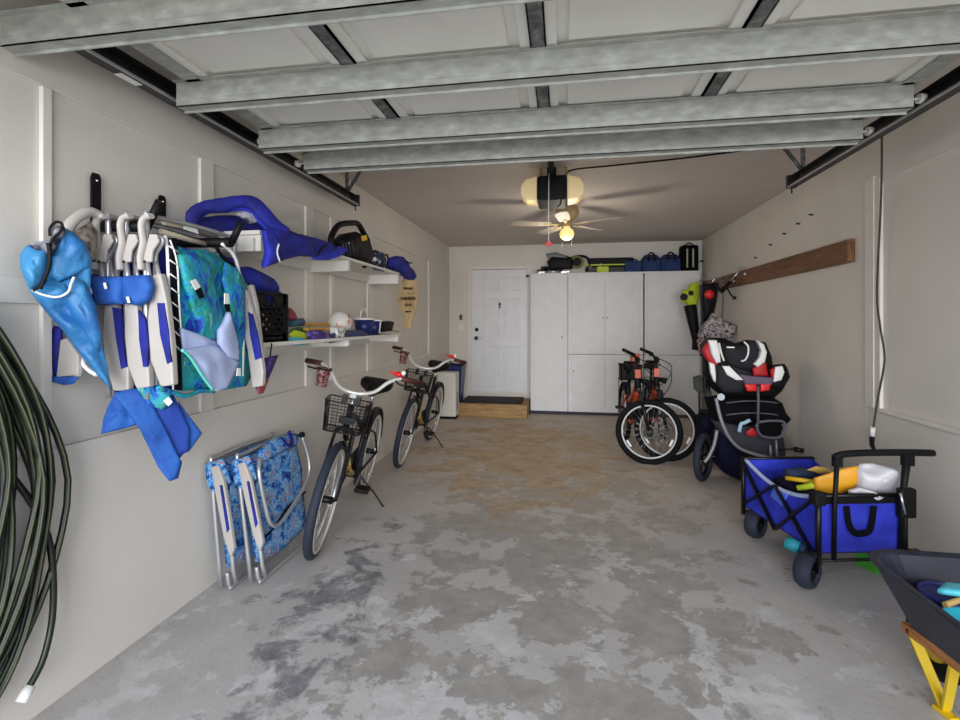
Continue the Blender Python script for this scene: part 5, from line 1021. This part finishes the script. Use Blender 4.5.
part('tether_strap', MB().tube(AS([(758, 386), (758.5, 400), (758, 424)], cy1-.17), .011, 6, flat=.3, up=(1, 0, 0)), mat('strap_grey', (96, 92, 92)), cs)
part('inner_padding', MB().puff(AS([(730, 366), (745, 370), (752, 374), (742, 378), (734, 372)], cy1-.10), (0, -1, 0), .06, edge=.5), mat('car_seat_black', (26, 24, 32)), cs)

# ================================================================== FOLDING WAGON
wg = T('folding_wagon', 'blue folding utility wagon with black frame, filled with beach toys', 'wagon', (1.35, 2.95, 0)); wg.rotation_euler = (0, 0, math.radians(12))
Wd, Ln, ZB, ZT = .455, .68, .19, .50
def WP(name, mb, m, par=None, **k): return part(name, mb, m, par or wg, world=False, **k)
def sheet(pts_, th, nrm, wr=.0): return MB().puff(pts_, nrm, th, edge=.6, wr=wr, sub=4)
WP('end_panel', MB().box((0, -.006, ZB), (Wd, .006, ZT-.01)), RBLUE, bevel=.004)
WP('far_panel', MB().box((0, Ln-.006, ZB), (Wd, Ln+.006, ZT+.0)), RBLUE, bevel=.004)
def side(x):
    top = smooth_path([(x, 0, ZT-.01), (x, Ln*.25, ZT-.06), (x, Ln*.5, ZT-.075), (x, Ln*.75, ZT-.05), (x, Ln, ZT)], 5)
    bot = [(x, Ln, ZB), (x, Ln*.5, ZB+.0), (x, 0, ZB)]
    return MB().prism([tuple(p) for p in top]+bot, (.008, 0, 0))
s1 = WP('side_panel', side(-.004), RBLUE); WP('side_panel', side(Wd-.004), RBLUE)
WP('bottom', MB().box((0, 0, ZB-.01), (Wd, Ln, ZB+.006)), NAVY)
WP('edge_binding', MB().tube([(-.004, 0, ZT-.012), (-.004, Ln*.25, ZT-.062), (-.004, Ln*.5, ZT-.077), (-.004, Ln*.75, ZT-.052), (-.004, Ln, ZT)], .012, 8, sm=5), LILAC, s1)
WP('pale_panel', MB().puff([(-.008, Ln*.35, ZT-.08), (-.008, Ln*.55, ZT-.085), (-.008, Ln*.60, ZT-.15), (-.008, Ln*.42, ZT-.17)], (-1, 0, 0), .012, edge=.6), mat('periwinkle_fabric', (78, 112, 226), .75), s1)
m = MB()
for (x, y) in ((-.012, -.012), (Wd+.012, -.012), (-.012, Ln+.012), (Wd+.012, Ln+.012)): m.tube([(x, y, .13), (x, y, ZT+.01)], .015, 8)
m.tube([(-.012, -.012, ZT-.005), (Wd+.012, -.012, ZT-.005)], .012, 8).tube([(-.012, Ln+.012, ZT+.005), (Wd+.012, Ln+.012, ZT+.005)], .011, 8)
m.tube([(-.012, -.012, .15), (Wd+.012, -.012, .15)], .009, 8).tube([(-.012, Ln+.012, .15), (Wd+.012, Ln+.012, .15)], .009, 8)
WP('frame', m, BLKMET)
for x in (-.022, Wd+.022):
    WP('cross_brace', MB().beam((x, 0, ZT-.02), (x, Ln*.5, .17), .008, .026, (1, 0, 0)).beam((x, Ln*.5, .17), (x, Ln*.98, ZT-.03), .008, .026, (1, 0, 0)).beam((x, 0, .16), (x, Ln*.5, ZT-.06), .008, .026, (1, 0, 0)).beam((x, Ln*.5, ZT-.06), (x, Ln, .20), .008, .026, (1, 0, 0)).cyl((x-.01, Ln*.25, .335), (x+.01, Ln*.25, .335), .012), BLKMET)
for x, y in ((-.02, -.02), (Wd+.02, -.02)): WP('corner_joint', MB().box((x-.03, y-.025, ZT-.05), (x+.03, y+.035, ZT+.015)), BLACK, bevel=.008)
WP('binding_band', MB().box((.0, -.012, ZT-.05), (Wd, -.004, ZT-.012)), BLACK)
WP('pull_strap', MB().tube([(.14, -.018, ZT-.06), (.15, -.02, ZT-.15), (.18, -.022, ZT-.20), (.23, -.022, ZT-.205), (.27, -.022, ZT-.18), (.29, -.02, ZT-.06)], .017, 8, sm=4, flat=.3, up=(1, 0, 0)), BLKFAB)
WP('handle', MB().tube([(.06, -.03, .16), (.06, -.035, .45), (.07, -.04, .70)], .012, 8).tube([(.455, -.04, .70), (.44, -.03, .5), (.435, -.025, .16)], [.02, .014, .014], 8).tube([(.055, -.04, .705), (.09, -.04, .722), (.20, -.04, .73), (.44, -.04, .73), (.60, -.04, .725)], .018, 10, sm=4).box((.43, -.055, .66), (.485, -.025, .72)).box((.05, -.055, .66), (.09, -.025, .72)), BLACK)
WP('handle_lock', MB().box((.41, -.055, ZT-.12), (.50, -.015, ZT+.04)), BLACK, bevel=.012); WP('silver_strut', MB().tube([(.40, -.06, ZT+.02), (.425, -.06, ZT-.09)], .006, 8), CHROME)
for i, (x, y, a) in enumerate(((-.065, -.0, -1.0), (Wd+.04, -.02, -.8), (.03, Ln-.06, -1.0), (Wd+.04, Ln, -.8))):
    ax = (math.cos(a), math.sin(a), 0); c = Vector((x, y, .095)); w_ = WP('wheel', MB().ring(c, ax, .068, .026, 36, 12, 1.7), TYRE)
    WP('hub', MB().cyl(c-Vector(ax)*.03, c+Vector(ax)*.03, .045, n=20).cyl(c-Vector(ax)*.04, c+Vector(ax)*.04, .014), BLACK, w_)
    WP('wheel_fork', MB().beam(c+Vector((0, 0, .10)), c+Vector((0, 0, .06))+Vector(ax)*.04, .02, .02).beam(c+Vector(ax)*.045+Vector((0, 0, .08)), c+Vector(ax)*.045, .006, .03, (0, 1, 0)).box((min(x, x+.05), y-.02, .165), (max(x, x+.05), y+.02, .20)), BLKMET, w_)
# contents
def AW(pts, y): return [A(a, b, y=y) for a, b in pts]
solo('sand_shovel', MB().puff(AW([(814, 478), (826, 474), (845, 468), (857, 466), (858, 480), (852, 490), (838, 495), (824, 494), (815, 490)], 3.12), (.2, -1, .5), .05, edge=.4, wr=.012), mat('amber_plastic', (226, 160, 28), .45), 'large amber yellow toy in the wagon beside the white bag', 'toy')
solo('toy_rake', MB().tube([A(786, 478, y=3.30), A(800, 480, y=3.25), A(820, 483, y=3.2)], .014, 8), YELLOW, 'thin yellow toy rake handle lying across the wagon', 'toy rake')
solo('toy_spade', MB().tube([A(797, 488, y=3.18), A(808, 487, y=3.16), A(816, 485, y=3.14)], [.014, .02, .024], 10), LIME, 'short lime green toy spade in the wagon', 'toy spade')
solo('yellow_sand_mold', MB().puff(AW([(806, 470), (816, 466), (826, 468), (832, 473), (820, 474)], 3.35), (0, -1, .4), .04, edge=.4), mat('pale_amber', (216, 176, 84), .5), 'pale yellow toy behind the amber one in the wagon', 'toy')
solo('navy_beach_toy', MB().puff(AW([(783, 478), (785, 469), (800, 467), (814, 470), (818, 482), (812, 496), (796, 492), (786, 486)], 3.38), (0, -1, .3), .10, edge=.4, wr=.02), mat('dark_teal_navy', (22, 40, 70), .7), 'dark teal bundle lying in the wagon behind the toys', 'bundle')
solo('net_bag', MB().puff([(1.38, 3.02, .42), (1.72, 3.10, .42), (1.66, 3.5, .42), (1.30, 3.42, .42)], (0, 0, 1), .12, edge=.3, wr=.04, back=.3), mat('dark_navy_fabric', (18, 20, 48)), 'dark navy bag filling the bottom of the wagon', 'bag')
pb = T('plastic_bag', 'crumpled white plastic bag lying in the wagon under its handle', 'plastic bag', tuple(A(880, 498, y=3.05)))
part('bag', MB().puff(AW([(852, 470), (858, 464), (870, 463), (885, 467), (900, 473), (898, 484), (892, 495), (878, 494), (862, 496), (854, 488)], 3.14), (0, -1, .3), .16, edge=.3, wr=.08, fr=9, seed=6, sub=4, rings=10, back=.05), BAGW, pb)
part('loose_fold', MB().puff(AW([(848, 490), (858, 487), (872, 491), (884, 497), (880, 502), (862, 501), (850, 497)], 3.03), (0, -1, .3), .05, edge=.3, wr=.04, fr=12), BAGW, pb)
solo('pool_noodle', MB().tube([A(786, 542, z=.17), A(800, 548, z=.16)], .035, 12), mat('turquoise_foam', (40, 150, 168), .6), 'turquoise float tucked under the wagon', 'float')
solo('blue_paddle_end', MB().tube([A(800, 548, z=.155), A(812, 552, z=.15)], .030, 12), mat('dusk_blue', (54, 90, 130), .6), 'dusty blue float end under the wagon next to the turquoise one', 'float')
solo('green_stake', MB().beam(A(857, 556, z=.045), A(878, 566, z=.045), .03, .09), GREEN, 'green toy stick lying on the floor under the wagon', 'toy')

# ================================================================== WHEELBARROW
wb = T('wheelbarrow', 'slate blue wheelbarrow with wooden handles and yellow legs', 'wheelbarrow', (1.45, 1.95, 0))
def rr(x0, x1, y0, y1, z, rad=.10, zf=0):
    out = []
    for cx_, cy2, a0 in ((x1-rad, y1-rad, 0), (x0+rad, y1-rad, 90), (x0+rad, y0+rad, 180), (x1-rad, y0+rad, 270)):
        for k in range(6):
            a = math.radians(a0+k*18); y = cy2+rad*math.sin(a); out.append((cx_+rad*math.cos(a), y, z+zf*(y-y0)/(y1-y0)))
    return out
ZR = .50
tray = loft(MB(), [rr(1.28, 1.66, 1.62, 2.14, .275, .06), rr(1.17, 1.80, 1.48, 2.24, ZR, .13), rr(1.155, 1.815, 1.465, 2.255, ZR+.004, .14), rr(1.155, 1.815, 1.465, 2.255, ZR+.016, .14), rr(1.19, 1.78, 1.50, 2.22, ZR+.012, .11), rr(1.29, 1.65, 1.63, 2.13, .29, .055)])
tr_ = part('tray', tray, BARROW, wb); tr_.modifiers.new('s', 'BEVEL').width = .006
for x in (1.285, 1.665):
    part('handle', MB().beam((x, 2.15, .262), (x+(-.03 if x < 1.4 else .03), 1.2, .40), .032, .038), WOODH, wb, bevel=.004)
    sg = 1 if x < 1.4 else -1
    part('leg', MB().beam((x+.0, 2.13, .28), (x+sg*.085, 2.075, .012), .034, .012, (0, 1, 0)).beam((x+sg*.085, 2.075, .012), (x-.005, 1.90, .28), .034, .012, (0, 1, 0)).beam((x+sg*.07, 2.10, .008), (x+sg*.085, 2.03, .008), .034, .014), YPAINT, wb, bevel=.002)
    part('bolt', MB().cyl((x-.02, 2.11, .268), (x+.02, 2.11, .268), .008, n=8), DSTEEL, wb)
wh = part('wheel', MB().ring((1.475, 2.28, .155), (1, 0, 0), .120, .035, 40, 10), BLACKR, wb); part('hub', MB().cyl((1.455, 2.28, .155), (1.495, 2.28, .155), .085, n=24), YPAINT, wh)
part('axle_bracket', MB().cyl((1.38, 2.28, .155), (1.57, 2.28, .155), .01, n=10).beam((1.385, 2.28, .155), (1.30, 2.12, .255), .02, .02).beam((1.565, 2.28, .155), (1.65, 2.12, .255), .02, .02), YPAINT, wb)
part('cross_bar', MB().box((1.28, 2.08, .262), (1.68, 2.11, .28)), WOODH, wb)
bb = T('beach_bucket', 'dark blue bucket standing in the wheelbarrow', 'bucket', (1.44, 2.0, .29))
bcn = Vector((1.375, 2.06, 0))
part('pail', MB().lathe((bcn.x, bcn.y, .292), [(.055, 0), (.085, .145), (.079, .145), (.05, .01)]), MATTE_BLUE, bb); part('rim', MB().ring((bcn.x, bcn.y, .438), (0, 0, 1), .086, .008, 32, 8), mat('bucket_blue_rim', (38, 44, 120), .4), bb)
t1 = Vector((1.305, 1.97, .44))
tb = T('beach_bucket', 'turquoise toy bucket at the right edge of the wheelbarrow', 'bucket', (t1.x, t1.y, .29))
part('pail', MB().lathe((t1.x+.02, t1.y-.06, .300), [(.045, 0), (.065, .14), (.059, .14), (.04, .01)]), TEAL, tb); part('rim', MB().ring((t1.x+.02, t1.y-.06, .43), (0, 0, 1), .066, .008, 28, 6), TEAL, tb)
solo('toy_spade', MB().tube([(t1.x-.02, t1.y-.02, .455), (t1.x+.10, t1.y+.03, .475)], .010, 8), mat('tan_handle', (196, 160, 96), .5), 'tan toy handle resting on the turquoise bucket', 'toy handle')
solo('turquoise_scoop', MB().puff([(t1.x-.03, t1.y+.0, .49), (t1.x+.03, t1.y-.03, .50), (t1.x+.10, t1.y+.0, .50), (t1.x+.11, t1.y+.05, .49), (t1.x+.03, t1.y+.06, .49)], (0, 0, 1), .03, edge=.4), mat('pale_turquoise', (84, 196, 214), .45), 'pale turquoise scoop lying on top of the toys in the wheelbarrow', 'toy scoop')
